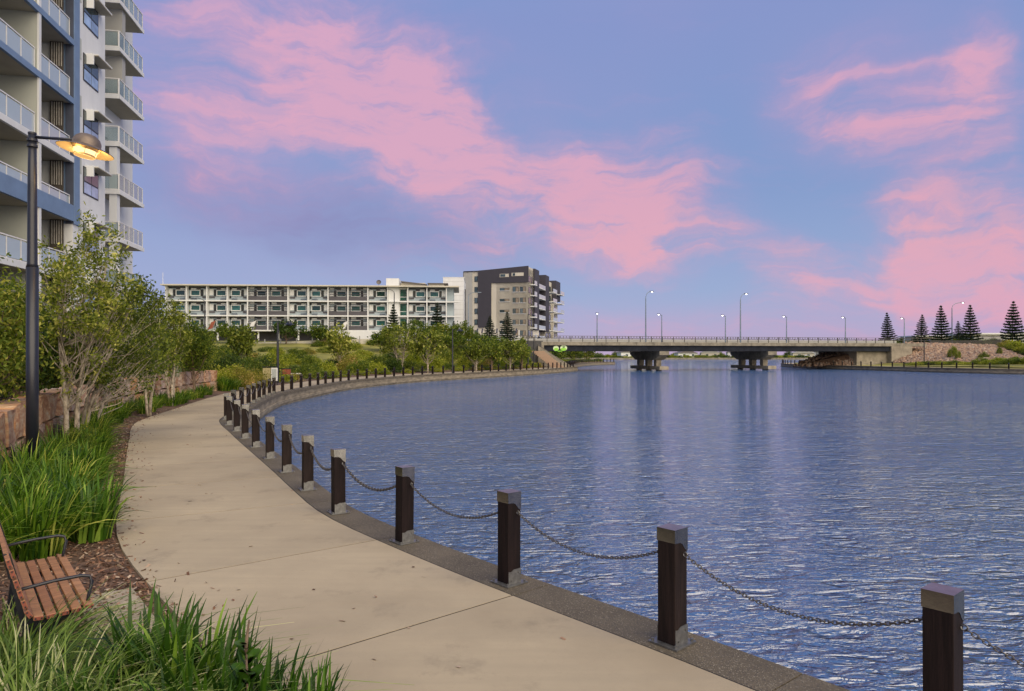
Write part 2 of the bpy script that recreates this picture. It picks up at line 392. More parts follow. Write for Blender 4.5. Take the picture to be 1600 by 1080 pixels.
def water():
    m, t, p, out = new_mat('lake water')
    co = t.n('ShaderNodeTexCoord')
    mp = t.n('ShaderNodeMapping'); mp.inputs['Rotation'].default_value = (0, 0, R(12)); mp.inputs['Scale'].default_value = (.60, 1.3, 1)
    t.l(co.outputs['Object'], mp.inputs[0])
    a = t.n('ShaderNodeTexNoise', i_Scale=3.1, i_Detail=2.0, i_Roughness=.5, i_Distortion=.5); t.l(mp.outputs[0], a.inputs['Vector'])
    b = t.n('ShaderNodeTexNoise', i_Scale=6.0, i_Detail=3.0, i_Roughness=.6, i_Distortion=.6); t.l(mp.outputs[0], b.inputs['Vector'])
    c = t.n('ShaderNodeTexNoise', i_Scale=.07, i_Detail=3.0); t.l(co.outputs['Object'], c.inputs['Vector'])
    # short crested wavelets: sharpen the crests
    ra = t.math('SUBTRACT', 1.0, t.math('ABSOLUTE', t.math('MULTIPLY_ADD', a.outputs[0], 3.0, -1.5)))
    rb_ = t.math('SUBTRACT', 1.0, t.math('ABSOLUTE', t.math('MULTIPLY_ADD', b.outputs[0], 3.0, -1.5)))
    h = t.math('ADD', t.math('MULTIPLY', ra, .30), t.math('MULTIPLY', a.outputs[0], .5))
    h = t.math('ADD', h, t.math('MULTIPLY', rb_, .14))
    sw = t.n('ShaderNodeTexNoise', i_Scale=.55, i_Detail=2.0); t.l(mp.outputs[0], sw.inputs['Vector'])
    h = t.math('ADD', t.math('MULTIPLY', h, .84), t.math('MULTIPLY', sw.outputs[0], .7))
    gust = t.math('MULTIPLY_ADD', c.outputs[0], 1.4, .3)
    bp = t.n('ShaderNodeBump'); bp.inputs['Distance'].default_value = .42
    t.l(t.math('MULTIPLY', gust, 1.0, clamp=True), bp.inputs['Strength'])
    t.l(h, bp.inputs['Height']); t.l(bp.outputs[0], p.inputs['Normal'])
    p.inputs['Base Color'].default_value = (.028, .092, .235, 1)
    p.inputs['Roughness'].default_value = .055
    p.inputs['IOR'].default_value = 2.45
    return m
M['water'] = water()

# ------------------------------------------------------------------ mesh helpers
def link(o, parent=None):
    COL.objects.link(o)
    if parent is not None: o.parent = parent
    return o

class MB:
    def __init__(s): s.v = []; s.f = []
    def add(s, vs, fs):
        n = len(s.v); s.v.extend([tuple(v) for v in vs]); s.f.extend([tuple(i + n for i in f) for f in fs]); return s
    def box(s, x0, x1, y0, y1, z0, z1, m=None):
        vs = [(x0, y0, z0), (x1, y0, z0), (x1, y1, z0), (x0, y1, z0), (x0, y0, z1), (x1, y0, z1), (x1, y1, z1), (x0, y1, z1)]
        if m is not None: vs = [m @ Vector(v) for v in vs]
        return s.add(vs, [(0, 3, 2, 1), (4, 5, 6, 7), (0, 1, 5, 4), (1, 2, 6, 5), (2, 3, 7, 6), (3, 0, 4, 7)])
    def cbox(s, c, sz, m=None):
        return s.box(c[0] - sz[0] / 2, c[0] + sz[0] / 2, c[1] - sz[1] / 2, c[1] + sz[1] / 2, c[2] - sz[2] / 2, c[2] + sz[2] / 2, m)
    def prism(s, poly, z0, z1):
        """poly in xy, extruded along z"""
        n = len(poly)
        vs = [(x, y, z0) for x, y in poly] + [(x, y, z1) for x, y in poly]
        return s.add(vs, [tuple(range(n))[::-1], tuple(range(n, 2 * n))] + [(i, (i + 1) % n, n + (i + 1) % n, n + i) for i in range(n)])
    def prism_m(s, poly, a, b, fn):
        """poly (p,q) extruded from a to b; fn(p,q,t) gives the point"""
        n = len(poly)
        vs = [fn(p, q, a) for p, q in poly] + [fn(p, q, b) for p, q in poly]
        return s.add(vs, [tuple(range(n))[::-1], tuple(range(n, 2 * n))] + [(i, (i + 1) % n, n + (i + 1) % n, n + i) for i in range(n)])
    def tube(s, pts, rad, n=8, cap=True):
        pts = [Vector(p) for p in pts]
        if not isinstance(rad, (list, tuple)): rad = [rad] * len(pts)
        base = len(s.v); up = Vector((0, 0, 1))
        for i, p in enumerate(pts):
            d = (pts[min(i + 1, len(pts) - 1)] - pts[max(i - 1, 0)]).normalized()
            ref = Vector((1, 0, 0)) if abs(d.z) > .95 else up
            a = d.cross(ref).normalized(); b = d.cross(a)
            for k in range(n):
                t = 2 * math.pi * k / n
                s.v.append(tuple(p + (a * math.cos(t) + b * math.sin(t)) * rad[i]))
        for i in range(len(pts) - 1):
            for k in range(n):
                k2 = (k + 1) % n
                s.f.append((base + i * n + k, base + i * n + k2, base + (i + 1) * n + k2, base + (i + 1) * n + k))
        if cap:
            s.f.append(tuple(base + k for k in range(n))[::-1]); e = base + (len(pts) - 1) * n
            s.f.append(tuple(e + k for k in range(n)))
        return s
    def lathe(s, prof, n=24, m=None):
        base = len(s.v)
        for r, z in prof:
            for k in range(n):
                t = 2 * math.pi * k / n
                v = Vector((r * math.cos(t), r * math.sin(t), z))
                s.v.append(tuple(m @ v if m is not None else v))
        for i in range(len(prof) - 1):
            for k in range(n):
                k2 = (k + 1) % n
                s.f.append((base + i * n + k, base + i * n + k2, base + (i + 1) * n + k2, base + (i + 1) * n + k))
        return s
    def mesh(s, name, m, smooth=False):
        me = bpy.data.meshes.new(name); me.from_pydata(s.v, [], s.f); me.materials.append(m)
        if smooth: me.polygons.foreach_set('use_smooth', [True] * len(me.polygons))
        me.update(); return me
    def build(s, name, m, parent=None, smooth=False, bevel=0):
        o = bpy.data.objects.new(name, s.mesh(name, m, smooth)); link(o, parent)
        if bevel:
            b = o.modifiers.new('bevel', 'BEVEL'); b.width = bevel; b.segments = 2; b.limit_method = 'ANGLE'
        return o

def tag(o, label=None, cat=None, group=None, kind=None):
    if label: o['label'] = label
    if cat: o['category'] = cat
    if group: o['group'] = group
    if kind: o['kind'] = kind
    return o
def empty(name, loc=(0, 0, 0), rz=0):
    o = bpy.data.objects.new(name, None); o.empty_display_size = .2; COL.objects.link(o)
    o.location = loc; o.rotation_euler = (0, 0, rz); return o
def inst(name, me, parent, loc=(0, 0, 0), rot=(0, 0, 0), sc=(1, 1, 1)):
    o = bpy.data.objects.new(name, me)
    if name in ('dark_panel', 'grey_panel', 'pale_panel', 'white_panel', 'vent', 'sunshade_bars'): o['kind'] = 'stuff'
    COL.objects.link(o); o.parent = parent
    o.location = loc; o.rotation_euler = rot; o.scale = sc; return o
def copy_tree(o, parent=None):
    c = o.copy(); COL.objects.link(c)
    if parent is not None: c.parent = parent
    for ch in [x for x in KIDS.get(o.name, [])]: copy_tree(ch, c)
    return c
KIDS = {}
def register(root):
    """remember the children of a prototype once (o.children is slow in loops)"""
    def rec(o):
        KIDS[o.name] = list(o.children)
        for c in o.children: rec(c)
    rec(root)

def nmesh(name, V, nper, m):
    """numpy quads: V (N*4,3)"""
    me = bpy.data.meshes.new(name)
    nv = len(V); nf = nv // 4
    me.vertices.add(nv); me.vertices.foreach_set('co', V.astype(np.float32).ravel())
    me.loops.add(nv); me.loops.foreach_set('vertex_index', np.arange(nv, dtype=np.int32))
    me.polygons.add(nf); me.polygons.foreach_set('loop_start', np.arange(0, nv, 4, dtype=np.int32))
    me.materials.append(m); me.update(calc_edges=True); return me
def fmesh(name, V, Fq, m, smooth=False):
    me = bpy.data.meshes.new(name)
    me.vertices.add(len(V)); me.vertices.foreach_set('co', V.astype(np.float32).ravel())
    Fq = Fq.astype(np.int32); k = Fq.shape[1]
    me.loops.add(Fq.size); me.loops.foreach_set('vertex_index', Fq.ravel())
    me.polygons.add(len(Fq)); me.polygons.foreach_set('loop_start', np.arange(0, Fq.size, k, dtype=np.int32))
    me.materials.append(m); me.update(calc_edges=True)
    if smooth: me.polygons.foreach_set('use_smooth', np.ones(len(Fq), dtype=bool))
    return me

def leaves(rs, C, sig, n, L, W, flat=.0):
    """n leaf quads gathered round the clump centres C"""
    idx = rs.randint(0, len(C), n)
    P = C[idx] + rs.normal(0, 1, (n, 3)) * sig
    d = rs.normal(0, 1, (n, 3)); d[:, 2] -= flat; d /= np.linalg.norm(d, axis=1)[:, None]
    u = rs.normal(0, 1, (n, 3)); sd_ = np.cross(d, u); sd_ /= np.linalg.norm(sd_, axis=1)[:, None]
    l = L * rs.uniform(.6, 1.3, n)[:, None]; w_ = W * rs.uniform(.6, 1.3, n)[:, None]
    V = np.stack([P - d * l * .5, P + sd_ * w_ * .5 - d * l * .05, P + d * l * .5, P - sd_ * w_ * .5 - d * l * .05], 1)
    return V.reshape(-1, 3)

def strap(rs, n, rad, h, wid, arch=.6, spread=.5, segs=5):
    """clump of strap leaves; returns V, F"""
    a = rs.uniform(0, 2 * np.pi, n); r0 = rad * .45 * np.sqrt(rs.uniform(0, 1, n))
    hh = h * rs.uniform(.55, 1.15, n); out = rs.uniform(.1, 1, n) ** .8 * rad * spread + .05
    lean = a + rs.normal(0, .5, n)
    bend = arch * rs.uniform(.2, 1.3, n)
    ts = np.linspace(0, 1, segs + 1)
    Vs = []
    bx, by = r0 * np.cos(a), r0 * np.sin(a)
    dx, dy = np.cos(lean), np.sin(lean)
    sx, sy = -dy, dx
    tw = rs.normal(0, .5, n)
    for t in ts:
        z = hh * (1.0 * t - bend * .55 * t ** 3)
        o = out * (t * .5 + bend * 1.5 * t ** 2.2)
        w_ = wid * rs.uniform(.95, 1.05) * (1 - t ** 2.5) * .5 * np.ones(n) + .0012
        for sgn in (-1, 1):
            Vs.append(np.stack([bx + dx * o + sgn * sx * w_, by + dy * o + sgn * sy * w_, z + sgn * w_ * tw * .6], 1))
    V = np.stack(Vs, 1)                       # n, 2*(segs+1), 3
    k = 2 * (segs + 1)
    f = np.array([[2 * i, 2 * i + 1, 2 * i + 3, 2 * i + 2] for i in range(segs)])
    Fq = (np.arange(n)[:, None, None] * k + f[None]).reshape(-1, 4)
    return V.reshape(-1, 3), Fq

# ------------------------------------------------------------------ the promenade line
B = [(3.84, 2.66), (2.53, 4.13), (1.28, 5.62), (-.03, 7.09), (-1.32, 8.63), (-2.52, 10.22), (-3.47, 11.95), (-4.4, 13.75),
     (-5.34, 15.53), (-6.33, 17.4), (-7.28, 19.2), (-8.2, 20.98), (-9.16, 22.8), (-10.0, 24.66), (-10.6, 26.8), (-11.1, 28.9),
     (-11.6, 31), (-12.1, 33), (-12.55, 34.95), (-13.0, 36.9), (-13.4, 38.9), (-13.8, 40.8)]
BX = [(-14.05, 43.2), (-14.2, 45.6), (-14.25, 48), (-14.3, 51), (-14.35, 54.3), (-14.3, 58.0), (-14.1, 61.0), (-13.5, 65), (-12.6, 69.4),
      (-11.2, 74.5), (-9.3, 79.5), (-5.1, 87.5), (-0.2, 97), (3.8, 105.5), (8.0, 116), (11.6, 127)]
def catmull(P, step=.5):
    P = [Vector((*p, 0)) for p in P]; out = []
    P = [P[0] * 2 - P[1]] + P + [P[-1] * 2 - P[-2]]
    for i in range(1, len(P) - 2):
        a, b, c, d = P[i - 1], P[i], P[i + 1], P[i + 2]
        n = max(2, int((c - b).length / step))
        for k in range(n):
            t = k / n
            out.append(.5 * ((2 * b) + (c - a) * t + (2 * a - 5 * b + 4 * c - d) * t * t + (3 * b - a - 3 * c + d) * t ** 3))
    out.append(P[-2]); return out
LINE = catmull([(8.2, -2.4), (5.4, .9)] + B + BX, .4)
class Curve:
    def __init__(s, pts):
        s.p = pts; s.s = [0]
        for a, b in zip(pts, pts[1:]): s.s.append(s.s[-1] + (b - a).length)
        s.L = s.s[-1]
    def at(s, d):
        d = max(0, min(s.L - 1e-4, d))
        import bisect
        i = min(bisect.bisect_right(s.s, d) - 1, len(s.p) - 2)
        t = (d - s.s[i]) / (s.s[i + 1] - s.s[i])
        return s.p[i].lerp(s.p[i + 1], t)
    def tan(s, d, e=.6):
        return (s.at(d + e) - s.at(d - e)).normalized()
    def off(s, d, o, z=0, e=.6):
        """o > 0 towards the water (right of travel)"""
        t = s.tan(d, e); p = s.at(d)
        return Vector((p.x + t.y * o, p.y - t.x * o, z))
    def near(s, x, y):
        return min(range(len(s.p)), key=lambda i: (s.p[i].x - x) ** 2 + (s.p[i].y - y) ** 2)
C1 = Curve(LINE)

def sweep_slabs(curve, o0, o1, z0, z1, step, gap, name, m, parent, start=0, sub=4, e=.6, end=None):
    d = start; end = end or curve.L
    while d < end - .1:
        d1 = min(d + step, end)
        mb = MB(); n = sub
        top = []
        for k in range(n + 1):
            dd = d + gap / 2 + (d1 - d - gap) * k / n
            top.append((curve.off(dd, o0, 0, e), curve.off(dd, o1, 0, e)))
        vs = []
        for a, b in top: vs += [(a.x, a.y, z1), (b.x, b.y, z1), (a.x, a.y, z0), (b.x, b.y, z0)]
        fs = []
        for k in range(n):
            i = 4 * k; j = i + 4
            fs += [(i, i + 1, j + 1, j), (i + 1, i + 3, j + 3, j + 1), (i, j, j + 2, i + 2), (i + 2, j + 2, j + 3, i + 3)]
        fs += [(0, 2, 3, 1), (4 * n, 4 * n + 1, 4 * n + 3, 4 * n + 2)]
        mb.add(vs, fs); mb.build(name, m, parent)
        d = d1

def quay(curve, name_root, step=2.6, start=0, path_in=-2.8, e=.6):
    r = tag(empty(name_root, (0, 0, 0)), kind='structure')
    sweep_slabs(curve, path_in, -.232, -.12, 0.0, step, .022, 'path_slab', M['path'], r, start, e=e)
    sweep_slabs(curve, -.21, .28, -.16, -.004, step, .012, 'coping_stone', M['coping'], r, start, e=e)
    mb = MB(); prof = [(-.9, -.30), (.22, -.16), (.22, -.46), (.30, -.50), (.30, -.66), (.22, -.70), (.22, -2.2), (-.9, -2.2)]
    n = int(curve.L / 1.0); k = len(prof)
    for i in range(n + 1):
        dd = curve.L * i / n
        for (o, z) in prof:
            p = curve.off(dd, o, z, e); mb.v.append(tuple(p))
    for i in range(n):
        for j in range(k - 1):
            a = i * k + j; mb.f.append((a, a + 1, a + k + 1, a + k))
    mb.f.append(tuple(range(k))); mb.f.append(tuple(n * k + j for j in range(k)))
    w_ = mb.build('quay_wall', M['quaywall'], r)
    # dark bed under the joints
    mb = MB(); n2 = int(curve.L / 1.0)
    for i in range(n2 + 1):
        dd = curve.L * i / n2
        for o in (path_in + .02, -.212): mb.v.append(tuple(curve.off(dd, o, -.004, e)))
    for i in range(n2): mb.f.append((2 * i, 2 * i + 1, 2 * i + 3, 2 * i + 2))
    mb.build('joint_bed', M['joint'], r)
    return r
# joints of the slabs fall where the photograph shows them: one at about (-1.76, 8.8)
i0 = C1.near(-1.35, 8.55); s0 = C1.s[i0]
quay(C1, 'promenade', 2.6, start=((s0 + .28) % 2.6) - 2.6)

# second arm of the quay beyond the bridge
C2 = Curve(catmull([(9.6, 128.5), (11.5, 140), (13.5, 155), (17, 173), (22, 190), (29.5, 203)], 1))
quay(C2, 'far_promenade', 2.6)
# the right bank promenade
C3 = Curve(catmull([(140, 66), (118, 76), (96, 90), (84, 99), (76.4, 106), (72, 114), (69, 124), (66, 136), (63.2, 150), (64, 165), (69, 180)], 1))
# water lies on the left when walking away along C3, so flip it to keep the water on the right of travel
C3 = Curve(list(reversed(C3.p)))
quay(C3, 'right_promenade', 2.6)

# ------------------------------------------------------------------ water, ground
WZ = -.8
wm = MB().add([(-900, -300, WZ), (1500, -300, WZ), (1500, 1400, WZ), (-900, 1400, WZ)], [(0, 1, 2, 3)])
tag(wm.build('water', M['water']), kind='structure')
bedm = MB().add([(-900, -300, -3), (1500, -300, -3), (1500, 1400, -3), (-900, 1400, -3)], [(0, 1, 2, 3)])
tag(bedm.build('lake_bed', M['soil']), kind='structure')

def ss(a, b, x):
    t = max(0, min(1, (x - a) / (b - a))); return t * t * (3 - 2 * t)
# retaining wall line (sandstone)
WALL = Curve(catmull([(-6.6, 7.0), (-7.6, 9.4), (-8.9, 12), (-10.3, 14.6), (-12.0, 18), (-13.8, 22.6), (-15.4, 27.5), (-16.6, 33), (-17.6, 38.5), (-18.4, 43.5)], .5))
# bed between path and wall (flat), then terrace behind the wall, then the bank beyond the wall's end
C1P = np.array([(p.x, p.y) for p in C1.p])
WP = np.array([(p.x, p.y) for p in WALL.p])
def land(x, y, o=None):
    """height of the left land: flat bed by the path, terrace behind the stone wall, bank rising to the plateau"""
    if o is None: o = float(np.sqrt(((C1P - (x, y)) ** 2).sum(1).min()))
    f = o / (o + max(0.0, 117 - y) + 1e-3)
    h = 4.45 * f ** 1.35 * ss(3, 14, o) + .10 * ss(2.8, 5, o)
    if y < 60:
        i = int(((WP - (x, y)) ** 2).sum(1).argmin())
        if i < len(WP) - 1:
            if x < WP[i][0] - .22: h = max(h, 1.20)
            else: h = .10 * ss(2.8, 5, o)
    return h - .02
offs = [2.79, 3.3, 4.2, 5.0, 5.6, 6.2, 7, 8, 10, 14, 20, 28, 38, 50, 65, 85, 120, 180, 300]
def land_strip(name, m, offs, dz=0.0, s0_=0, s1_=None):
    mb = MB(); nn = int(((s1_ or C1.L) - s0_) / 1.5)
    for i in range(nn + 1):
        d = s0_ + ((s1_ or C1.L) - s0_) * i / nn
        for o in offs:
            p = C1.off(d, -o, 0, min(1 + o * .5, 22))
            mb.v.append((p.x, p.y, land(p.x, p.y) + dz if o > 2.9 else -.03))
    k = len(offs)
    for i in range(nn):
        for j in range(k - 1):
            a = i * k + j; mb.f.append((a, a + k, a + k + 1, a + 1))
    mb.build(name, m, smooth=True)['kind'] = 'structure'
land_strip('ground', M['soil'], offs)
dG = C1.s[C1.near(-14.3, 52)]
land_strip('grass_bank', M['grass'], [5.2, 7, 10, 14, 20, 28, 38, 50, 65, 85, 120, 180], .03, dG)
mbp = MB().prism([(-420, 117), (-8, 117), (5.4, 122.2), (5, 136), (7, 160), (10, 185), (17, 235), (17, 378), (-420, 378)], 0, 4.55); tag(mbp.build('plateau', M['bitumen']), kind='structure')
mbp = MB().box(-420, -19.0, -20, 60, -.5, 1.15)
# land of the far shore
fl = MB().prism([(-420, 384), (700, 384), (1500, 360), (1500, 1400), (-900, 1400), (-900, 384)], -3, -.02)
tag(fl.build('far_shore', M['groundfar']), kind='structure')
fw = MB().box(-400, 700, 381.5, 384, -3, .15); tag(fw.build('far_quay', M['concrete']), kind='structure')

# right bank land: flat strip, then plateau
mbr = MB()
nr = int(C3.L / 2)
ro = [2.79, 4, 7, 12]
for i in range(nr + 1):
    d = C3.L * i / nr
    for o in ro:
        p = C3.off(d, -o, -.03 + .12 * (o > 3) + .5 * (o > 8), 3); mbr.v.append(tuple(p))
for i in range(nr):
    for j in range(len(ro) - 1):
        a = i * len(ro) + j; mbr.f.append((a, a + len(ro), a + len(ro) + 1, a + 1))
tag(mbr.build('right_bank', M['grass'], smooth=True), kind='structure')

# ------------------------------------------------------------------ bollards and chains
HB = .92; AW = .165
def bollard_proto():
    r = empty('bollard')
    a = AW / 2
    MB().box(-a, a, -a, a, .012, HB - .02).build('post', M['timber'], r, bevel=.006)
    # cap: box lid with side cheeks that sweep down towards the water (+y is the water side, x runs along the quay)
    c = a + .004
    cap = MB().box(-c, c, -c, c, HB - .012, HB)
    cap.box(-c, c, -c, -c + .0035, HB - .105, HB - .012)
    cap.box(-c, c, c - .0035, c, HB - .19, HB - .012)
    ys = [(-c, -.105), (-.02, -.108), (.01, -.12), (.03, -.145), (.05, -.17), (c - .0035, -.19)]
    for sx in (-1, 1):
        poly = [(y, HB + z) for y, z in ys] + [(c - .0035, HB - .012), (-c + .0035, HB - .012)]
        cap.prism_m(poly, sx * c, sx * (c - .0035), lambda p, q, t: (t, p, q))
    cap.build('cap', M['steel'], r)
    MB().box(-.135, .135, -.135, .135, 0, .012).build('base_plate', M['galv'], r)
    for sx in (-1, 1):
        br = MB(); poly = [(-.02 - .06, .012), (a, .012), (a, .15), (-.01, .15), (-.05, .13), (-.08, .135)]
        br.prism_m(poly, sx * (a + .001), sx * (a + .007), lambda p, q, t: (t, p, q))
        br.build('bracket', M['galv'], r)
    bl = MB()
    for x in (-.11, .11):
        for y in (-.11, .11): bl.tube([(x, y, .012), (x, y, .032)], .012, 6)
    for sx in (-1, 1):
        for (y, z) in ((-.045, .045), (.05, .115)): bl.tube([(sx * (a + .007), y, z), (sx * (a + .018), y, z)], .011, 6)
    bl.build('bolts', M['galv'], r)['kind'] = 'stuff'
    for sx in (-1, 1):
        ey = MB()
        pts = [(sx * (a + .02) + .018 * math.cos(t), .03, HB - .205 + .018 * math.sin(t)) for t in np.linspace(0, 2 * math.pi, 9)]
        ey.tube(pts, .005, 5, cap=False)
        ey.build('eye_bolt', M['galv'], r)
    return r
BOLL = bollard_proto(); register(BOLL)
def bollard_simple(nm='bollard'):
    r = empty(nm); a = AW / 2
    MB().box(-a, a, -a, a, 0, HB - .1).build('post', M['timber'], r)
    MB().box(-a - .004, a + .004, -a - .004, a + .004, HB - .11, HB).build('cap', M['steel'], r)
    MB().box(-.13, .13, -.13, .13, 0, .015).build('base_plate', M['galv'], r)
    return r
link_me = None
def link_mesh():
    L, Wd, r = .030, .012, .0042
    mb = MB(); pts = []
    for t in np.linspace(0, 2 * math.pi, 13)[:-1]:
        x = (L / 2 - Wd / 2) * (1 if math.cos(t) > 0 else -1) * min(1, abs(math.cos(t)) * 3) + Wd / 2 * math.cos(t)
        pts.append((x * 1.25, Wd * math.sin(t) * .9, 0))
    pts.append(pts[0]); mb.tube(pts, r, 5, cap=False)
    return mb
LM = link_mesh(); link_me = LM.mesh('link', M['chain'], True)
def catenary(p, q, sag, n):
    return [p.lerp(q, t) + Vector((0, 0, -4 * sag * t * (1 - t))) for t in [i / n for i in range(n + 1)]]
def chain(p, q, sag, detail, label, group):
    if detail == 2:
        r = empty('chain', p); r['label'] = label; r['category'] = 'chain'; r['group'] = group
        L = (q - p).length * 1.06; n = int(L / .029)
        pts = catenary(p, q, sag, n)
        for i in range(n):
            a, b = pts[i], pts[i + 1]; d = (b - a)
            rot = d.to_track_quat('X', 'Z').to_euler()
            m_ = d.to_track_quat('X', 'Z').to_matrix() @ Matrix.Rotation(R(90) * (i % 2) + .4, 3, 'X')
            o = inst('link', link_me, r, (a + b) / 2 - p, m_.to_euler(), (1.0, 1.0, 1.0))
    elif detail == 1:
        mb = MB(); L = (q - p).length * 1.06; n = int(L / .045); pts = catenary(p, q, sag, n)
        for i in range(n):
            a, b = pts[i], pts[i + 1]; c = (a + b) / 2; d = (b - a).normalized()
            m_ = Matrix.Translation(c - p) @ (d.to_track_quat('X', 'Z').to_matrix() @ Matrix.Rotation(R(90) * (i % 2) + .4, 3, 'X')).to_4x4() @ Matrix.Scale(1.5, 4)
            mb.add([m_ @ Vector(v) for v in LM.v], LM.f)
        o = mb.build('chain', M['chain']); o.location = p; tag(o, label, 'chain', group)
    else:
        mb = MB().tube([v - p for v in catenary(p, q, sag, 8)], .013, 5)
        o = mb.build('chain', M['chain']); o.location = p; tag(o, label, 'chain', group)
ORD = ['nearest', 'second', 'third', 'fourth', 'fifth', 'sixth', 'seventh', 'eighth', 'ninth', 'tenth', 'eleventh', 'twelfth', 'thirteenth',
       'fourteenth', 'fifteenth', 'sixteenth', 'seventeenth', 'eighteenth', 'nineteenth', 'twentieth', 'twenty first', 'twenty second']
pos = [Vector((x, y, 0)) for x, y in B]
d0 = C1.s[C1.near(*B[-1])]
d = d0 + 2.3
while d < C1.L - .4:
    pos.append(C1.at(d)); d += 2.22
TENS = {2: 'twent', 3: 'thirt', 4: 'fort', 5: 'fift', 6: 'sixt', 7: 'sevent', 8: 'eight'}
ONES = ['', 'first', 'second', 'third', 'fourth', 'fifth', 'sixth', 'seventh', 'eighth', 'ninth', 'tenth', 'eleventh', 'twelfth', 'thirteenth',
        'fourteenth', 'fifteenth', 'sixteenth', 'seventeenth', 'eighteenth', 'nineteenth']
def nth(n):
    if n < 20: return ONES[n]
    t, o = divmod(n, 10)
    return TENS[t] + ('ieth' if o == 0 else 'y ' + ONES[o])
def place_row(pos, curve, proto, near_detail, lab, group, chlab, chgroup, sag=.22, first=False, e=.6):
    prev = None
    for i, p in enumerate(pos):
        dd = curve.s[curve.near(p.x, p.y)]
        t = curve.tan(dd, e)
        o = proto if (i == 0 and first) else copy_tree(proto)
        rz = math.atan2(-t.y, -t.x)    # local x along the quay, local y to the water
        o.location = (p.x, p.y, 0); o.rotation_euler = (R(random.gauss(0, .25)), R(random.gauss(0, .3)), rz + R(random.gauss(0, 1.2)))
        tag(o, lab(i), 'bollard', group)
        if prev is not None:
            tt = (p - prev[0]).normalized(); wd = Vector((tt.y, -tt.x, 0))
            a = prev[0] + tt * (AW / 2 + .03) + wd * .03 + Vector((0, 0, HB - .215))
            b = p - tt * (AW / 2 + .03) + wd * .03 + Vector((0, 0, HB - .215))
            if (p - prev[0]).length < 4: chain(a, b, sag, near_detail(i), chlab(i), chgroup)
        prev = (p,)
def bl_lab(i):
    if i == 0: return 'dark timber bollard with steel cap just beyond the right edge, holding the nearest chain'
    if i < 22: return f'{nth(i)} dark timber bollard with steel cap from the right along the near quay edge' if i > 1 else 'largest dark timber bollard with steel cap at the lower right, cut by the frame'
    return f'small capped bollard round the bay, {nth(i)} along the quay from the right'
def ch_lab(i):
    if i < 22: return f'{nth(i)} hanging chain from the right, between neighbouring near bollards' if i > 1 else 'nearest hanging steel chain running off the right edge of the frame'
    return f'thin hanging chain round the bay, {nth(i)} along the quay from the right'
# first 22 full bollards
place_row(pos[:22], C1, BOLL, lambda i: 2 if i <= 4 else (1 if i < 9 else 0), bl_lab, 'bollards along the lakeside promenade', ch_lab, 'chains slung between the promenade bollards', .21, first=True)
BS = bollard_simple(); register(BS)
place_row(pos[21:], C1, BS, lambda i: 0, lambda i: bl_lab(i + 22), 'far bollards round the bay', lambda i: ch_lab(i + 22), 'chains between the far bollards', .2, first=False)
# the copy at index 0 of the second row stands where the first row ends: take it away again
P2 = []
dd = 1.5
while dd < C2.L: P2.append(C2.at(dd)); dd += 2.3
place_row(P2, C2, BS, lambda i: 0, lambda i: f'{nth(i + 1)} small dark bollard from the bridge along the quay beyond it', 'bollards beyond the bridge', lambda i: f'{nth(i + 1)} thin chain from the bridge along the quay beyond it', 'chains beyond the bridge', .2)
P3 = []
dd = 3
while dd < C3.L - 30: P3.append(C3.at(dd)); dd += 2.6
place_row(P3, C3, BS, lambda i: 0, lambda i: f'{nth(i + 1)} small dark bollard of the right hand bank counting along the quay', 'bollards on the right bank', lambda i: f'{nth(i + 1)} thin chain of the right hand bank counting along the quay', 'chains on the right bank', .22)
# remove prototype copy parked at the origin and the doubled bollard
def remove_tree(o):
    for c in list(o.children): remove_tree(c)
    bpy.data.objects.remove(o)
remove_tree(BS)
for o in [o for o in COL.objects if o.name.startswith('bollard') and o.get('group') == 'far bollards round the bay' and (o.location - pos[21]).length < .1]:
    remove_tree(o)

# ================================================================== LARGE STRUCTURES
# ------------------------------------------------------------------ the near apartment tower (left)
TA = math.atan2(.986, -.1655)
T = tag(empty('apartment_tower', (-21.4, 29.5, 0), TA),
        'tall pale apartment tower at the left edge with blue column and glass balconies', 'building')
Z0 = 1.15
levels = [3.1 + 3 * k for k in range(-1, 10)]        # soffit heights
TOPZ = 31.2
def tb(name, m, *boxes, parent=T, bevel=0):
    mb = MB()
    for b in boxes: mb.box(*b)
    return mb.build(name, M[m], parent, bevel=bevel)
# party walls, back walls
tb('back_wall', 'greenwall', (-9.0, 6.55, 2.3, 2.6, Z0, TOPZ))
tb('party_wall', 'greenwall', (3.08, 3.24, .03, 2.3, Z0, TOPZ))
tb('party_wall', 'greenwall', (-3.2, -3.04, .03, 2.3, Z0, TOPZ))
tb('wall_edge', 'white', (3.05, 3.27, -.06, .03, Z0, TOPZ))
tb('wall_edge', 'white', (-3.23, -3.01, -.06, .03, Z0, TOPZ))
tb('blue_column', 'blue', (6.62, 7.24, -.10, .95, 8.95, TOPZ))
tb('column_side', 'shadedblue', (6.56, 6.62, -.06, .30, 8.95, TOPZ))  # column face turned from the light, its shade painted as darker blue
tb('end_wall', 'white', (6.56, 7.24, .95, 2.3, Z0, TOPZ), (6.62, 7.24, -.02, .95, Z0, 8.95))
tb('white_wall', 'white', (7.24, 10.75, .0, 6.0, Z0, TOPZ))
tb('white_wall', 'white', (10.75, 16.6, 3.3, 6.0, Z0, TOPZ), (16.6, 21.5, 2.2, 8.0, Z0, TOPZ))
tb('rear_block', 'white', (-9, 10.7, 6.0, 16, Z0, TOPZ))
tb('roof', 'ltgrey', (-9.2, 21.7, -.2, 16.2, TOPZ, TOPZ + .4))
panew = MB().box(0, 1, -.008, .008, 0, 1).mesh('glass_pane', M['skytint'])
panef = MB().box(0, 1, -.008, .008, 0, 1).mesh('glass_pane', M['glass'])
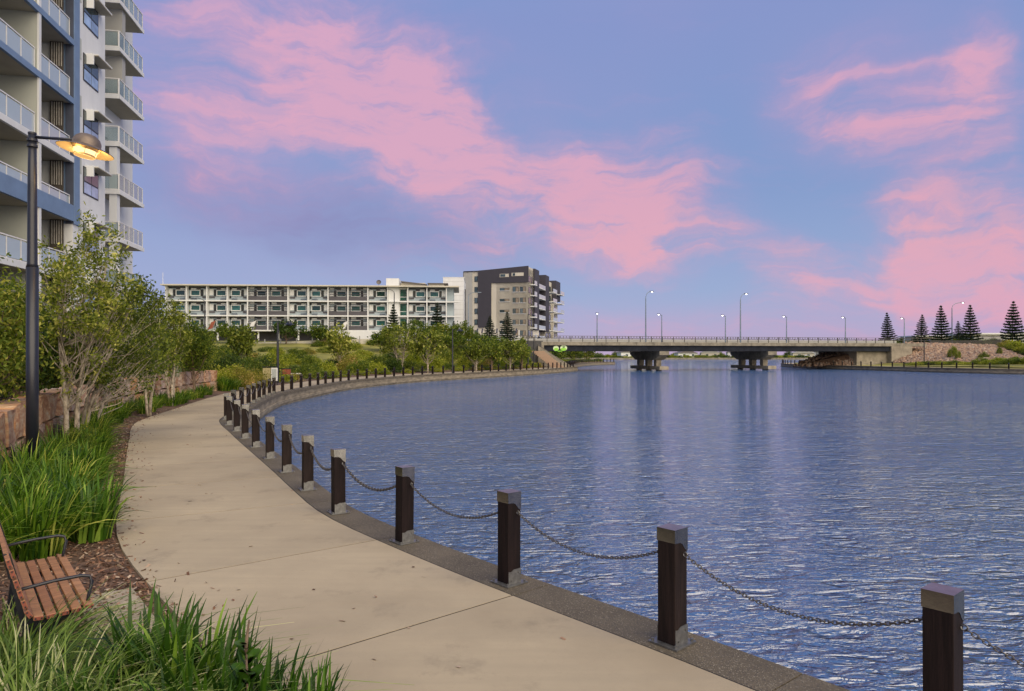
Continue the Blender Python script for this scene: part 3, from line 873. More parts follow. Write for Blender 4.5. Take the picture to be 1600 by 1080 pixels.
def balustrade(u0, u1, n, z, v=.02, mesh=panew, h=1.05, parent=T, name='balustrade'):
    fr = MB(); st_ = (u1 - u0) / n
    fr.box(u0, u1, v - .03, v + .03, z + h - .05, z + h); fr.box(u0, u1, v - .02, v + .02, z + .03, z + .07)
    for i in range(n + 1): fr.box(u0 + i * st_ - .013, u0 + i * st_ + .013, v - .025, v + .025, z, z + h - .05)
    r = fr.build(name, M['alu'], parent)
    for i in range(n):
        inst('glass_pane', mesh, r, (u0 + i * st_ + .05, v, z + .1), (0, 0, 0), (st_ - .1, 1, h - .2))
    return r
def balustrade_v(v0, v1, n, z, u, mesh=panef, h=1.05, parent=T):
    fr = MB(); st_ = (v1 - v0) / n
    fr.box(u - .03, u + .03, v0, v1, z + h - .05, z + h); fr.box(u - .02, u + .02, v0, v1, z + .03, z + .07)
    for i in range(n + 1): fr.box(u - .025, u + .025, v0 + i * st_ - .02, v0 + i * st_ + .02, z, z + h - .05)
    r = fr.build('balustrade', M['alu'], parent)
    for i in range(n):
        inst('glass_pane', mesh, r, (u, v0 + i * st_ + .05, z + .1), (0, 0, R(90)), (st_ - .1, 1, h - .2))
for z in levels:
    if z < Z0: 
        continue
    beam = abs(z - 9.1) < .1
    blue = z > 14
    t_ = .26
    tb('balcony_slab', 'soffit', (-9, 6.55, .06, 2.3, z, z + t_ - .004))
    fm = 'blue' if (blue or beam) else 'white'
    tb('slab_edge', fm, (-9, 6.6 if not blue else 6.62, -.09, .06, z - .03, z + (.78 if beam else t_)))
    zz = z + t_
    for (a, b, n) in ((-2.95, 2.95, 5), (3.3, 6.5, 3), (-8.9, -3.3, 5)):
        balustrade(a, b, n, zz, v=.10)
    # louvre screen and sliding doors at the back of each balcony
    tb('louvre_screen', 'louvre', (6.30, 6.36, .30, .92, zz, z + 3))
    lv = MB()
    for i in range(5): lv.box(6.27, 6.30, .36 + i * .11, .39 + i * .11, zz + 1.5, z + 2.95)
    lv.build('louvre_slats', M['louvrelight'], T)['kind'] = 'stuff'
    for (a, b) in ((-2.4, 2.4), (3.9, 6.0), (-8.5, -3.8)):
        f_ = tb('sliding_door', 'darkframe', (a, b, 2.22, 2.30, zz, zz + 2.25))
        for q in (a + .06, (a + b) / 2 + .03):
            tb('door_glass', 'window', (q, q + (b - a) / 2 - .09, 2.20, 2.225, zz + .07, zz + 2.18), parent=f_)
    # end balconies: slab wraps the corner
    zb = z + .25
    mb = MB().prism([(15.1, .80), (19.35, .80), (19.35, 2.3), (16.6, 2.3), (16.6, 3.4), (15.1, 3.4)], zb, zb + .22)
    mb.build('balcony_slab', M['soffit'], T)
    ed = MB().box(15.03, 15.097, .74, 3.3, zb - .02, zb + .24); ed.box(15.1, 19.4, .74, .797, zb - .02, zb + .24)
    ed.build('slab_edge', M['white'], T)
    balustrade(15.15, 19.3, 5, zb + .24, v=.83, mesh=panef)
    balustrade_v(.86, 3.2, 2, zb + .24, 15.14)
    f_ = tb('sliding_door', 'darkframe', (16.50, 16.6, 2.3, 3.25, zb + .24, zb + 2.5))
    lv = MB()
    for i in range(3): lv.box(16.45, 16.5, 2.45 + i * .3, 2.49 + i * .3, zb + .3, zb + 2.45)
    lv.build('mullions', M['louvrelight'], f_)['kind'] = 'stuff'
    # window with hood in the white wall
    zw = z + 1.7
    f_ = tb('window_frame', 'darkframe', (7.85, 9.75, -.035, -.003, zw, zw + 1.45))
    for (a, b, c, e_) in ((7.92, 8.78, zw + .06, zw + .62), (8.84, 9.68, zw + .06, zw + .62), (7.92, 8.78, zw + .70, zw + 1.38), (8.84, 9.68, zw + .70, zw + 1.38)):
        tb('pane', 'window' if c > zw + .5 else 'paleglass' if 'paleglass' in M else 'window', (a, b, -.045, -.036, c, e_), parent=f_)
    hd = MB().box(8.25, 10.1, -.62, -.003, zw + 1.50, zw + 1.56)
    hd.box(8.18, 8.25, -.40, -.003, zw + .98, zw + 1.56)
    hd.build('window_hood', M['white'], T)
    tb('hood_soffit', 'soffit', (8.26, 10.09, -.61, -.003, zw + 1.46, zw + 1.497))
    # small slot window next to the blue column
    tb('slot_window', 'greenwall', (7.26, 7.66, -.012, -.003, zw + .95, zw + 2.05))
    tb('down_light', 'white', (15.6, 15.8, 2.2, 2.4, zb - .06, zb - .005))
# outer corner column and fin
tb('corner_column', 'white', (15.14, 15.62, .95, 1.40, Z0, 15.3))
tb('corner_fin', 'ltgrey', (16.0, 16.55, .95, 1.05, 18.8, TOPZ), (16.0, 16.1, 1.05, 2.2, 18.8, TOPZ))
# garden chairs on two of the end balconies
def chair(loc, label):
    r = tag(empty('chair', loc, R(100)), label, 'chair', 'balcony chairs')
    MB().box(-.22, .22, -.22, .22, .42, .46).build('seat', M['black'], r)
    MB().box(-.22, .22, .20, .24, .46, .9).build('backrest', M['black'], r)
    for x in (-.2, .2):
        for y in (-.2, .2): MB().tube([(x, y, 0), (x, y, .42)], .015, 6).build('leg', M['black'], r)
def tw(u, v, z):
    c, s_ = math.cos(TA), math.sin(TA)
    return (-21.4 + u * c - v * s_, 29.5 + u * s_ + v * c, z)
chair(tw(15.7, 2.0, 15.35 + .24 + .01 - .0), 'dark chair on the end balcony above the corner column')
chair(tw(15.8, 1.9, 18.6), 'dark chair on the end balcony two floors below the grey fin')

# ------------------------------------------------------------------ hotel across the bay
HA = math.atan2(4.0, 54.7)
H = tag(empty('hotel', (-69.4, 141.2, 0), HA), 'long low white hotel with gridded facade and green windows across the bay', 'building')
def hb(name, m, *boxes, parent=H):
    mb = MB()
    for b in boxes: mb.box(*b)
    return mb.build(name, M[m], parent)
GW = 4.0; HZ = [7.0, 10.0, 13.0, 16.0]
NB = 11
hb('rear_wall', 'paleblue', (0, NB * GW + 13.5, 1.0, 12, 7.0, 16.0))
hb('undercroft', 'charcoal2', (2, 33.5, 4, 12, 4.5, 7.0))
hb('podium_wall', 'white', (33.5, 57.4, -.3, 12, 4.0, 6.98))
hb('roof', 'cream', (-.8, 46.0, -.9, 13, 16.0, 16.24), (46.0, 58.6, -.9, 13, 16.0, 16.26))
for z in HZ[:3]: hb('floor_slab', 'white', (-.1, NB * GW + 13.5 + (1.4 if z > 8 else 0), -.25, 1.0, z - .12, z + .14))
xs = [i * GW for i in range(NB + 1)] + [NB * GW + 4.1, NB * GW + 8.0, NB * GW + 12.0]
for x in xs:
    for z in HZ[:3]: hb('column', 'white', (x - .11, x + .11, -.22, 1.0, z + .14, z + 2.88 if z < 13 else 16.0))
for i in range(9): hb('undercroft_column', 'white', (2 + i * 4 - .15, 2.3 + i * 4 - .15, .2, .5, 4.5, 6.88))
# shared pieces of the cells; local frame: x 0..4, z 0..3, y towards the building
def pc(m, *boxes):
    mb = MB()
    for b in boxes: mb.box(*b)
    return mb.mesh('piece', M[m])
fr_me = pc('white', (1.60, 3.50, .70, .98, 1.02, 1.16), (1.60, 3.50, .70, .98, 2.10, 2.24), (1.60, 1.72, .70, .98, 1.16, 2.10), (3.38, 3.50, .70, .98, 1.16, 2.10))
pn_me = pc('greenglass', (1.74, 3.36, .88, .93, 1.18, 2.08))
dk_me = pc('blackpaint', (1.08, 1.48, .80, .97, 1.0, 2.3), (3.54, 3.88, .85, .97, .58, 1.04), (3.54, 3.88, .85, .97, 2.25, 2.87), (.15, 3.86, .86, .975, 2.62, 2.87), (1.66, 3.44, .93, .975, 1.04, 1.16), (1.66, 3.44, .93, .975, 2.1, 2.22))
dg_me = pc('charcoal2', (1.62, 2.40, .84, .97, 2.30, 2.86), (.16, 1.20, .86, .97, .62, .98))
lt_me = pc('white', (.16, .95, .90, .975, 1.2, 2.4), (2.45, 3.45, .90, .975, 2.35, 2.8))
vt_me = MB()
for i in range(5): vt_me.box(2.35, 3.45, .80, .97, .16 + i * .09, .16 + i * .09 + .055)
vt_me = vt_me.mesh('vent', mat('vent grey', (.16, .20, .25), .6))
bars_me = pc('charcoal', (0.0, 4.0, -.16, -.08, 1.35, 1.47), (0.0, 4.0, -.16, -.08, 1.85, 1.97), (0, 4, -.16, -.08, 2.33, 2.42))
spd_me = pc('charcoal2', (.16, 3.86, -.10, -.02, .15, .98))
wp_me = pc('white', (.2, 1.05, .85, .97, 2.45, 2.85), (2.5, 3.5, .85, .97, 2.45, 2.85), (.2, 1.0, .85, .97, 1.1, 1.8))
cells = [(i * GW, i % 2 == 1, i in (4, 5, 8, 9)) for i in range(NB)] + [(NB * GW + 4.1, False, False), (NB * GW + 8.05, True, False)]
for (x, mir, dark) in cells:
    for z in HZ[:3]:
        kw = dict(loc=(x + 4 if mir else x, 0, z), sc=(-1 if mir else 1, 1, 1))
        f_ = inst('window', fr_me, H, **kw)
        inst('pane', pn_me, f_)
        inst('dark_panel', dk_me, H, **kw); inst('grey_panel', dg_me, H, **kw)
        if dark:
            inst('sunshade_bars', bars_me, H, loc=(x, 0, z)); inst('spandrel_panel', spd_me, H, loc=(x, 0, z)); inst('white_panel', wp_me, H, **kw)
        else:
            inst('vent', vt_me, H, **kw); inst('pale_panel', lt_me, H, **kw)
# stair bay with tall green glazing
for z in HZ[:3]:
    x = NB * GW
    hb('stair_wall', 'white', (x + .14, x + 2.3, .2, 1.0, z + .14, z + 2.88 if z < 13 else 16))
    f_ = hb('stair_window', 'white', (x + 2.3, x + 3.95, .75, 1.0, z + .14, z + 2.86))
    hb('pane', 'greenglass', (x + 2.5, x + 3.8, .70, .745, z + .25, z + .95), parent=f_)
    hb('pane', 'greenglass', (x + 2.5, x + 3.8, .70, .745, z + 1.1, z + 2.6), parent=f_)
hb('lift_overrun', 'white', (NB * GW - .4, NB * GW + 2.2, 1, 6, 16.33, 17.9))
hb('plant_room', 'cream', (NB * GW + 2.4, NB * GW + 7.5, 3, 9, 16.35, 17.2), (NB * GW + 8.2, NB * GW + 11.5, 3, 9, 16.35, 16.95))
pr = MB().prism_m([(0, 17.3), (0, 17.5), (5.4, 16.9), (5.4, 16.75)], 2.2, 9.5, lambda p, q, t: (NB * GW + 2.5 + p, t, q)); pr.build('plant_roof', M['roofdark'], H)
hb('plant_roof', 'roofdark', (NB * GW + 8.0, NB * GW + 12.3, 2.4, 9.5, 17.0, 17.15))
hb('rooftop_unit', 'roofdark', (32, 36, 3, 6, 16.33, 16.62), (38, 40, 3, 5, 16.33, 16.5))
dsh = MB().lathe([(0, 0), (.35, .08), (.5, .25)], 14, Matrix.Translation((42, 2, 17.1)) @ Matrix.Rotation(R(75), 4, 'X')); dsh.tube([(42, 2, 16.3), (42, 2, 17.1)], .05, 6)
dsh.build('satellite_dish', M['roofdark'], H)
MB().tube([(-.6, 0, 16.3), (-.6, 0, 18.6)], .04, 5).build('mast', M['alu'], H)
# flags on short angled poles along the hotel front
for (x, c, l) in ((9.3, 'rust', 'dark red flag on an angled pole before the hotel, behind the nearest trees'), (17.2, 'carwhite', 'white flag on an angled pole in front of the hotel, left one of two'), (35.4, 'carwhite', 'white flag on an angled pole in front of the hotel, right one of two')):
    r = tag(empty('flag', (-69.4 + x * math.cos(HA), 141.2 + x * math.sin(HA) - 1.2, 0)), l, 'flag')
    MB().tube([(0, 1, 7.2), (.9, 0, 9.0)], .05, 6).build('pole', M['alu'], r)
    MB().add([(.9, 0, 9.0), (.2, .1, 7.4), (-1.0, .2, 7.0), (-.5, .1, 7.6), (.0, 0, 8.6)], [(0, 1, 2, 3, 4)]).build('cloth', M[c], r)

# ------------------------------------------------------------------ the taller apartment block beside the bridge
BA = math.atan2(-4.8, 17.8)
K = tag(empty('apartment_block', (-13.6, 196.8, 0), BA), 'charcoal and cream apartment block with slanted top behind the bridge end', 'building')
def kb(name, m, *boxes, parent=K):
    mb = MB()
    for b in boxes: mb.box(*b)
    return mb.build(name, M[m], parent)
W_ = 18.44
# side wall profile in x, z (roof rises to the corner)
mb = MB().prism_m([(2.6, 4), (2.6, 25.2), (W_, 26.2), (W_, 4)], .35, 14, lambda p, q, t: (p, t, q)); mb.build('wall', M['cream'], K)
MB().prism_m([(4.3, 9.6), (4.3, 25.42), (W_ + .25, 26.32), (W_ + .25, 21.9), (8.1, 21.9), (8.1, 9.6)], -.05, .345, lambda p, q, t: (p, t, q)).build('charcoal_wrap', M['charcoal'], K)
kb('grey_wing', 'ltgrey', (0, 2.6, .2, 12, 4, 25.1)); kb('wing_edge', 'charcoal', (-.12, -.003, .15, .5, 4, 25.2))
kb('roof', 'charcoal', (0, 4.6, 0, 14.2, 25.2, 25.4))
for i in range(6):
    z = 6.9 + i * 3.0
    f_ = kb('window', 'darkframe', (3.2, 4.15, .2, .35, z + .5, z + 2.0)); kb('pane', 'window', (3.3, 4.05, .17, .197, z + .6, z + 1.9), parent=f_)
for i in range(5):
    z = 6.35 + i * 3.0
    for (a, b, c, e_) in ((10.5, 13.2, z + 1.35, z + 2.1), (14.2, 15.9, z + .95, z + 2.35), (16.3, 17.9, z + .95, z + 2.35)):
        f_ = kb('window', 'darkframe', (a, b, .28, .348, c, e_))
        kb('pane', 'window', (a + .1, (a + b) / 2 - .04, .25, .277, c + .08, e_ - .08), parent=f_)
        kb('pane', 'curtain' if 'curtain' in M else 'window', ((a + b) / 2 + .04, b - .1, .25, .277, c + .08, e_ - .08), parent=f_)
        kb('sill', 'white', (a - .12, b + .12, .15, .345, c - .12, c - .003))
kb('window', 'cream', (10.6, 13.2, -.12, -.052, 23.4, 24.3)); kb('pane', 'window', (10.8, 12.2, -.16, -.123, 23.5, 24.2))
kb('window', 'cream', (14.0, 17.4, -.12, -.052, 23.6, 24.5)); kb('pane', 'window', (14.3, 15.0, -.16, -.123, 23.7, 24.4))
# right hand face, x = W_, running back along y
for (y0, y1, m_, xo, zt, zb_) in ((.35, 6.5, 'cream', .0, 25.6, 4), (6.5, 12.0, 'charcoal', .55, 26.3, 9), (12, 21, 'charcoal', -1.2, 25.6, 4), (21, 26, 'charcoal', .5, 26.1, 9.0),
                           (26, 36, 'cream', -.9, 25.2, 4), (36, 43.5, 'charcoal', .55, 25.9, 19.5), (36, 43.5, 'cream', -.4, 19.4, 4)):
    kb('wall', m_, (W_ - 9, W_ + xo, y0, y1 - .01, zb_, zt))
for i in range(7):
    z = 6.35 + i * 3.0
    if z > 24: break
    for (y0, y1, xo) in ((1.0, 2.6, .0), (3.6, 5.6, .0), (13, 15.6, -1.2), (17, 20, -1.2), (27, 30, -.9), (31.5, 35, -.9), (37.5, 40, -.4)):
        f_ = kb('window', 'darkframe', (W_ + xo + .005, W_ + xo + .06, y0, y1, z + .7, z + 2.4))
        kb('pane', 'window', (W_ + xo + .062, W_ + xo + .09, y0 + .1, y1 - .1, z + .8, z + 2.3), parent=f_)
    for (y0, y1, xo, x2) in ((3.2, 6.2, .0, 1.3), (12.2, 20.8, -1.2, .5), (28, 34, -.9, 1.4), (37, 43, .55 if z > 19 else -.4, 2.0)):
        kb('balcony_slab', 'white', (W_ + xo + .01, W_ + x2, y0, y1, z, z + .22))
        kb('balcony_glass', 'skytint', (W_ + x2 - .05, W_ + x2, y0, y1, z + .24, z + 1.25))
kb('podium', 'white', (6, 26, -6, 20, 4.2, 6.3))
kb('podium', 'white', (-4, 6, -2, 0, 4.2, 7.4))
# blank white wall block between hotel and apartment block
D = tag(empty('blank_wing', (-16.2, 165.5, 0), R(2)), 'blank pale wall block between the gridded hotel and the charcoal apartment block', 'building')
MB().box(0, 4.9, 0, 12, 4, 20.2).build('wall', M['white'], D)
MB().box(-.05, 5.0, -.05, 12.1, 20.2, 20.35).build('coping', M['white'], D)
for i in range(14): MB().box(0.1, 4.8, -.02, -.002, 5 + i * 1.1, 5.03 + i * 1.1).build('wall_joint', M['ltgrey'], D)
MB().tube([(5.2, -.3, 4), (5.2, -.3, 17.5)], .12, 6).build('downpipe', M['blackpaint'], D)

# pale ramp wall with posts in front of the hotel
RW = tag(empty('ramp_wall', (-42, 112.5, 0), R(3)), 'low pale ramp wall running across above the grassy bank', 'wall')
MB().prism_m([(-1, 3.2), (-1, 4.0), (33, 5.25), (33, 3.2)], 0, .3, lambda p, q, t: (p, t, q)).build('panel_run', M['cream'], RW)
for i in range(13): MB().box(i * 2.5 - .1, i * 2.5 + .06, -.12, -.003, 3.2, 4.55 + i * .09).build('post', M['ltgrey'], RW)

# pergola and terrace next to the bridge end
PG = tag(empty('pergola', (-3, 128, 0), 0), 'dark slatted pergola over the white terrace at the left bridge end', 'pergola')
for i in range(9): MB().prism_m([(0, 6.2), (2.6, 7.0), (2.6, 6.8), (0, 6.0)], i * .9, i * .9 + .25, lambda p, q, t: (t - 3.5, p, q)).build('slat', M['charcoal'], PG)
for x in (-3.4, .4, 4.2): MB().box(x, x + .2, 2.4, 2.6, 4.5, 6.7).build('post', M['white'], PG)
MB().box(-4, 4.8, 2.5, 2.8, 4.5, 5.4).build('back_wall', M['white'], PG)

# ------------------------------------------------------------------ bridge
BRA = math.atan2(.26, 1)
X0, Y0 = 5.55, 122.2
LB = 72.5; WB = 13.5
G = tag(empty('road_bridge', (X0, Y0, 0), BRA), 'low concrete road bridge with dark girder crossing the water in the distance', 'bridge')
def gb(name, m, *boxes, parent=G):
    mb = MB()
    for b in boxes: mb.box(*b)
    return mb.build(name, M[m], parent)
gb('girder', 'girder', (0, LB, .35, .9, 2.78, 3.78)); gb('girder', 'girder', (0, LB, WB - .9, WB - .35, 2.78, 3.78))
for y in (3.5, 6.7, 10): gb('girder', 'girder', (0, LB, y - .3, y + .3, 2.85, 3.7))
gb('deck', 'concrete', (-6, LB + 8, .3, WB - .3, 3.78, 4.2))
for i in range(26): gb('edge_beam', 'concrete', (-6 + i * 3.35, -6 + (i + 1) * 3.35 - .03, 0, .29, 3.80, 4.42))
gb('edge_beam', 'concrete', (-6, LB + 8, WB - .29, WB, 3.8, 4.42))
gb('road_surface', 'bitumen', (-6, LB + 8, 1.5, WB - 1.5, 4.2, 4.26))
for side, y in ((0, .15), (1, WB - .15)):
    rr = MB(); rr.box(-6, LB + 12, y - .04, y + .04, 5.40, 5.47); rr.box(-6, LB + 12, y - .03, y + .03, 4.95, 5.02); rr.box(-6, LB + 12, y - .03, y + .03, 4.60, 4.64)
    rl = rr.build('railing', M['rail'], G)
    pm = MB().box(-.05, .05, -.06, .06, 0, 1.0).mesh('rail_post', M['rail'])
    for i in range(int((LB + 18) / 2.2)): inst('rail_post', pm, rl, (-6 + i * 2.2, y, 4.42))
# pale barrier on the far side of the road, seen between the rails
gb('traffic_barrier', 'ltgrey', (-6, LB + 12, WB - 2.0, WB - 1.7, 4.26, 5.15))
spk = MB()
for i in range(int((LB + 10) / .62)): spk.box(-5 + i * .62, -4.9 + i * .62, WB - .2, WB - .14, 5.47, 5.75)
spk.build('barrier_pickets', M['rail'], G)['kind'] = 'stuff'
PX = [(23.0, 0), (45.5, 0)]
for (px_, _) in PX:
    # hammerhead crosshead (tapering below), three columns, pile cap, piles
    prof = [(.2, 2.76), (13.3, 2.76), (13.3, 2.2), (10.8, 1.15), (2.4, 1.15), (.2, 2.1)]
    MB().prism_m(prof, px_ - .95, px_ + .95, lambda p, q, t: (t, p, q)).build('crosshead', M['concrete'], G)
    for y in (3.0, 6.7, 10.4): gb('pier_column', 'underconc', (px_ - .5, px_ + .5, y - .55, y + .55, .15, 1.148))
    for y in (3.0, 6.7, 10.4): gb('pier_column', 'underconc', (px_ - .45, px_ + .45, y - .5, y + .5, -.1, .148))
    gb('pile_cap', 'underconc', (px_ - .9, px_ + .9, .3, 13.2, -.62, .02))
    for y in (2.5, 6.7, 11): gb('pile', 'underconc', (px_ - .4, px_ + .4, y - .4, y + .4, -3, -.625))
gb('abutment', 'concrete', (-4.6, -.003, .0, WB, -1.0, 3.79)); gb('abutment', 'underconc', (LB - 7.2, LB - 6.0, 1.2, WB - 1, -1, 2.77), (LB + .01, LB + 5, .0, WB, -.5, 3.79))
MB().prism_m([(LB - 6, -.2), (LB - 6, 2.7), (LB + .3, 2.7), (LB + .3, -.2)], 1.3, WB - 1, lambda p, q, t: (p, t, q)).build('abutment', M['underconc'], G)
# wing wall and stair on the left
MB().prism_m([(0, 3.7), (0, -.05), (6.5, -.05)], -.5, -.15, lambda p, q, t: (p - 1.2, t, q)).build('wing_wall', M['concrete'], G)
# graffiti eyes: two green rounded shapes on the girder
EY = tag(empty('painted_eyes', (X0, Y0, 0), BRA), 'pair of bright green eye shapes with pale rims on the dark bridge girder', 'sign')
def disc(cx, cz, rx, rz, y0, y1, m, name, parent=EY, n=20):
    poly = [(cx + rx * math.cos(2 * math.pi * k / n), cz + rz * math.sin(2 * math.pi * k / n)) for k in range(n)]
    return MB().prism_m(poly, y0, y1, lambda p, q, t: (p, t, q)).build(name, M[m], parent)
disc(2.3, 3.28, .62, .52, .33, .345, 'blackpaint', 'outline'); disc(3.75, 3.32, .76, .58, .33, .345, 'blackpaint', 'outline')
disc(2.3, 3.25, .52, .46, .30, .325, 'limewhite', 'eye'); disc(3.7, 3.33, .64, .50, .30, .325, 'limewhite', 'eye')
disc(2.32, 3.08, .42, .26, .27, .295, 'limegreen', 'iris'); disc(3.66, 3.10, .52, .27, .27, .295, 'limegreen', 'iris')
disc(3.72, 3.50, .2, .1, .24, .265, 'blackpaint', 'pupil')
MB().box(2.6, 3.4, .29, .32, 2.72, 2.84).build('smile', M['limegreen'], EY)

# bridge lamps
def bt(x, y, z=0):
    c, s_ = math.cos(BRA), math.sin(BRA); return (X0 + x * c - y * s_, Y0 + x * s_ + y * c, z)
def post_lamp(loc, hgt, side, label, group):
    r = tag(empty('street_lamp', loc, BRA), label, 'street lamp', group)
    MB().tube([(0, 0, 0), (0, 0, hgt * .45), (0, 0, hgt)], [.12, .10, .07], 8).build('pole', M['pole'], r)
    MB().tube([(0, 0, hgt - .15), (side * .55, 0, hgt + .12)], .04, 6).build('arm', M['black'], r)
    MB().cbox((side * .62, 0, hgt + .14), (.5, .3, .13)).build('head', M['black'], r)
    MB().lathe([(.0, -.13), (.10, -.10), (.155, 0)], 10, Matrix.Translation((side * .62, 0, hgt + .07))).build('lens', M['lamplit'], r)
def tall_lamp(loc, hgt, label, group, reach=2.2, side=1, rz=BRA):
    r = tag(empty('street_lamp', loc, rz), label, 'street lamp', group)
    pts = [(0, 0, 0), (0, 0, hgt * .5), (0, 0, hgt - 1.3)] + [(side * (reach - reach * math.cos(a)) * .8, 0, hgt - 1.3 + 1.2 * math.sin(a)) for a in np.linspace(.3, 1.45, 5)] + [(side * reach, 0, hgt)]
    MB().tube(pts, [.14, .12, .09] + [.06] * 6, 8).build('pole', M['pole'], r)
    MB().cbox((side * (reach + .2), 0, hgt), (.75, .28, .13)).build('head', M['black'], r)
    MB().lathe([(.0, -.14), (.12, -.10), (.17, 0)], 10, Matrix.Translation((side * (reach + .25), 0, hgt - .07))).build('lens', M['lamplit'], r)
def ray_on_bridge(px, y):
    """distance along the bridge at which a line at local y crosses the viewing direction of column px"""
    k = (px - 800) / F; c, s_ = math.cos(BRA), math.sin(BRA)
    # X0 + x c - y s = k (Y0 + x s + y c)
    return (k * (Y0 + y * c) - X0 + y * s_) / (c - k * s_)
for i, px in enumerate((933, 1034, 1133.5, 1229, 1321, 1413)):
    post_lamp(bt(ray_on_bridge(px, .5), .5, 4.2), 5.2, 0.01 if i == 0 else -1,
              f'{ONES[i + 1]} short lit lamp from the left along the bridge railing', 'short lamps on the bridge')
for px, l in ((1009, 'tall curved lit street lamp over the left pier of the bridge'), (1157, 'tall curved lit street lamp near the right pier of the bridge')):
    tall_lamp(bt(ray_on_bridge(px, 2), 2, 4.2), 9.6, l, 'tall lamps on the bridge', 1.0)
tall_lamp((100, 160, 4.4), 9.6, 'tall lit street lamp standing behind the dark pines on the right', 'tall lamps on the bridge', 2.2, rz=0)
# road lamps among the trees in front of the hotel (unlit)
def road_lamp(x, y, z, hgt, side, label, col='black'):
    r = tag(empty('street_lamp', (x, y, z)), label, 'street lamp', 'unlit road lamps by the hotel')
    pts = [(0, 0, 0), (0, 0, hgt * .6), (0, 0, hgt - .7)] + [(side * (1.3 - 1.3 * math.cos(a)), 0, hgt - .7 + .7 * math.sin(a)) for a in np.linspace(.3, 1.5, 4)] + [(side * 2.0, 0, hgt + .03)]
    MB().tube(pts, [.12, .1, .08, .06, .05, .05, .05, .05], 6).build('pole', M[col], r)
    MB().cbox((side * 2.2, 0, hgt), (.7, .25, .12)).build('head', M[col], r)
def wx(px, Y): return (px - 800) / F * Y
def wz(py, Y): return CAMH + (553 - py) / F * Y
road_lamp(wx(320, 116), 116, 3.5, wz(466, 116) - 3.5, -1, 'thin black road lamp before the left part of the hotel')
road_lamp(wx(616, 125), 125, 4, wz(452, 125) - 4, -1, 'thin black road lamp before the stair bay of the hotel')
road_lamp(wx(732, 140), 140, 4, wz(457, 140) - 4, 1, 'curved pale road lamp before the grey wing of the tall block', 'pole')

# ------------------------------------------------------------------ right bank: rock slope, house
rs = np.random.RandomState(11)
def rock_field(name, corners, n, size, label):
    """stones over a bilinear patch: corners (bl, br, tr, tl)"""
    P = [np.array(c, float) for c in corners]
    V = []; Fq = []
    cube = np.array([(-1, -1, -1), (1, -1, -1), (1, 1, -1), (-1, 1, -1), (-1, -1, 1), (1, -1, 1), (1, 1, 1), (-1, 1, 1)], float)
    fc = np.array([(0, 3, 2, 1), (4, 5, 6, 7), (0, 1, 5, 4), (1, 2, 6, 5), (2, 3, 7, 6), (3, 0, 4, 7)])
    for i in range(n):
        u, v = rs.rand(), rs.rand()
        p = (P[0] * (1 - u) + P[1] * u) * (1 - v) + (P[3] * (1 - u) + P[2] * u) * v
        s_ = size * rs.uniform(.5, 1.25)
        q = cube * (rs.uniform(.6, 1.1, 3) * s_ * .5) + rs.normal(0, .12 * s_, (8, 3))
        th = rs.rand() * 6.28; c, s2 = math.cos(th), math.sin(th)
        A = np.array([[c, -s2, 0], [s2, c, 0], [0, 0, 1]]); th = rs.rand() * 3; c, s2 = math.cos(th), math.sin(th)
        A = A @ np.array([[1, 0, 0], [0, c, -s2], [0, s2, c]])
        V.append(q @ A.T + p); Fq.append(fc + 8 * i)
    o = bpy.data.objects.new(name, fmesh(name, np.concatenate(V), np.concatenate(Fq), M['riprap'])); COL.objects.link(o)
    o['kind'] = 'stuff'; tag(o, label, 'rocks'); return o
bl, br = (wx(1398, 140), 140, .45), (wx(1620, 118), 118, .9)
tr, tl = (wx(1552, 146), 146, wz(540, 146)), (wx(1412, 150), 150, wz(536, 150))
MB().add([bl, br, tr, tl, (tl[0], tl[1], -1), (tr[0], tr[1], -1)], [(0, 1, 2, 3)]).build('embankment', M['soil'])['kind'] = 'structure'
rock_field('rock_slope', [bl, br, tr, tl], 8500, .46, 'pinkish stone riprap slope on the right bank beside the bridge')
l0 = bt(LB - 13, .2, -.1); l1 = bt(LB - 6.2, .2, 2.6)
bl2 = bt(LB - 14, 8, -.2); br2 = bt(LB - 6.5, 8, -.2); tr2 = bt(LB - 6.5, 11, 2.6); tl2 = bt(LB - 8, 11, 2.4)
rock_field('rock_slope', [bt(LB - 15, 10, -.1), bt(LB - 6.4, 1.5, -.1), bt(LB - 6.6, 3, 2.5), bt(LB - 7.2, 10, 2.5)], 900, .6, 'small stone slope under the right end of the bridge')
MB().add([bt(LB - 15, 10, -.2), bt(LB - 6.4, 1.5, -.2), bt(LB - 6.6, 3, 2.4), bt(LB - 7.2, 10, 2.4)], [(0, 1, 2, 3)]).build('embankment', M['soil'])['kind'] = 'structure'
# plateau on the right
tag(MB().prism([(tl[0] - 1.5, tl[1] + .2), (tr[0], tr[1] + .2), (wx(1640, 122), 122), (170, 90), (400, 60), (400, 378), (205, 378), (112, 205), (tl[0] + 3, 162)], -1, 4.0).build('plateau', M['grass']), kind='structure')
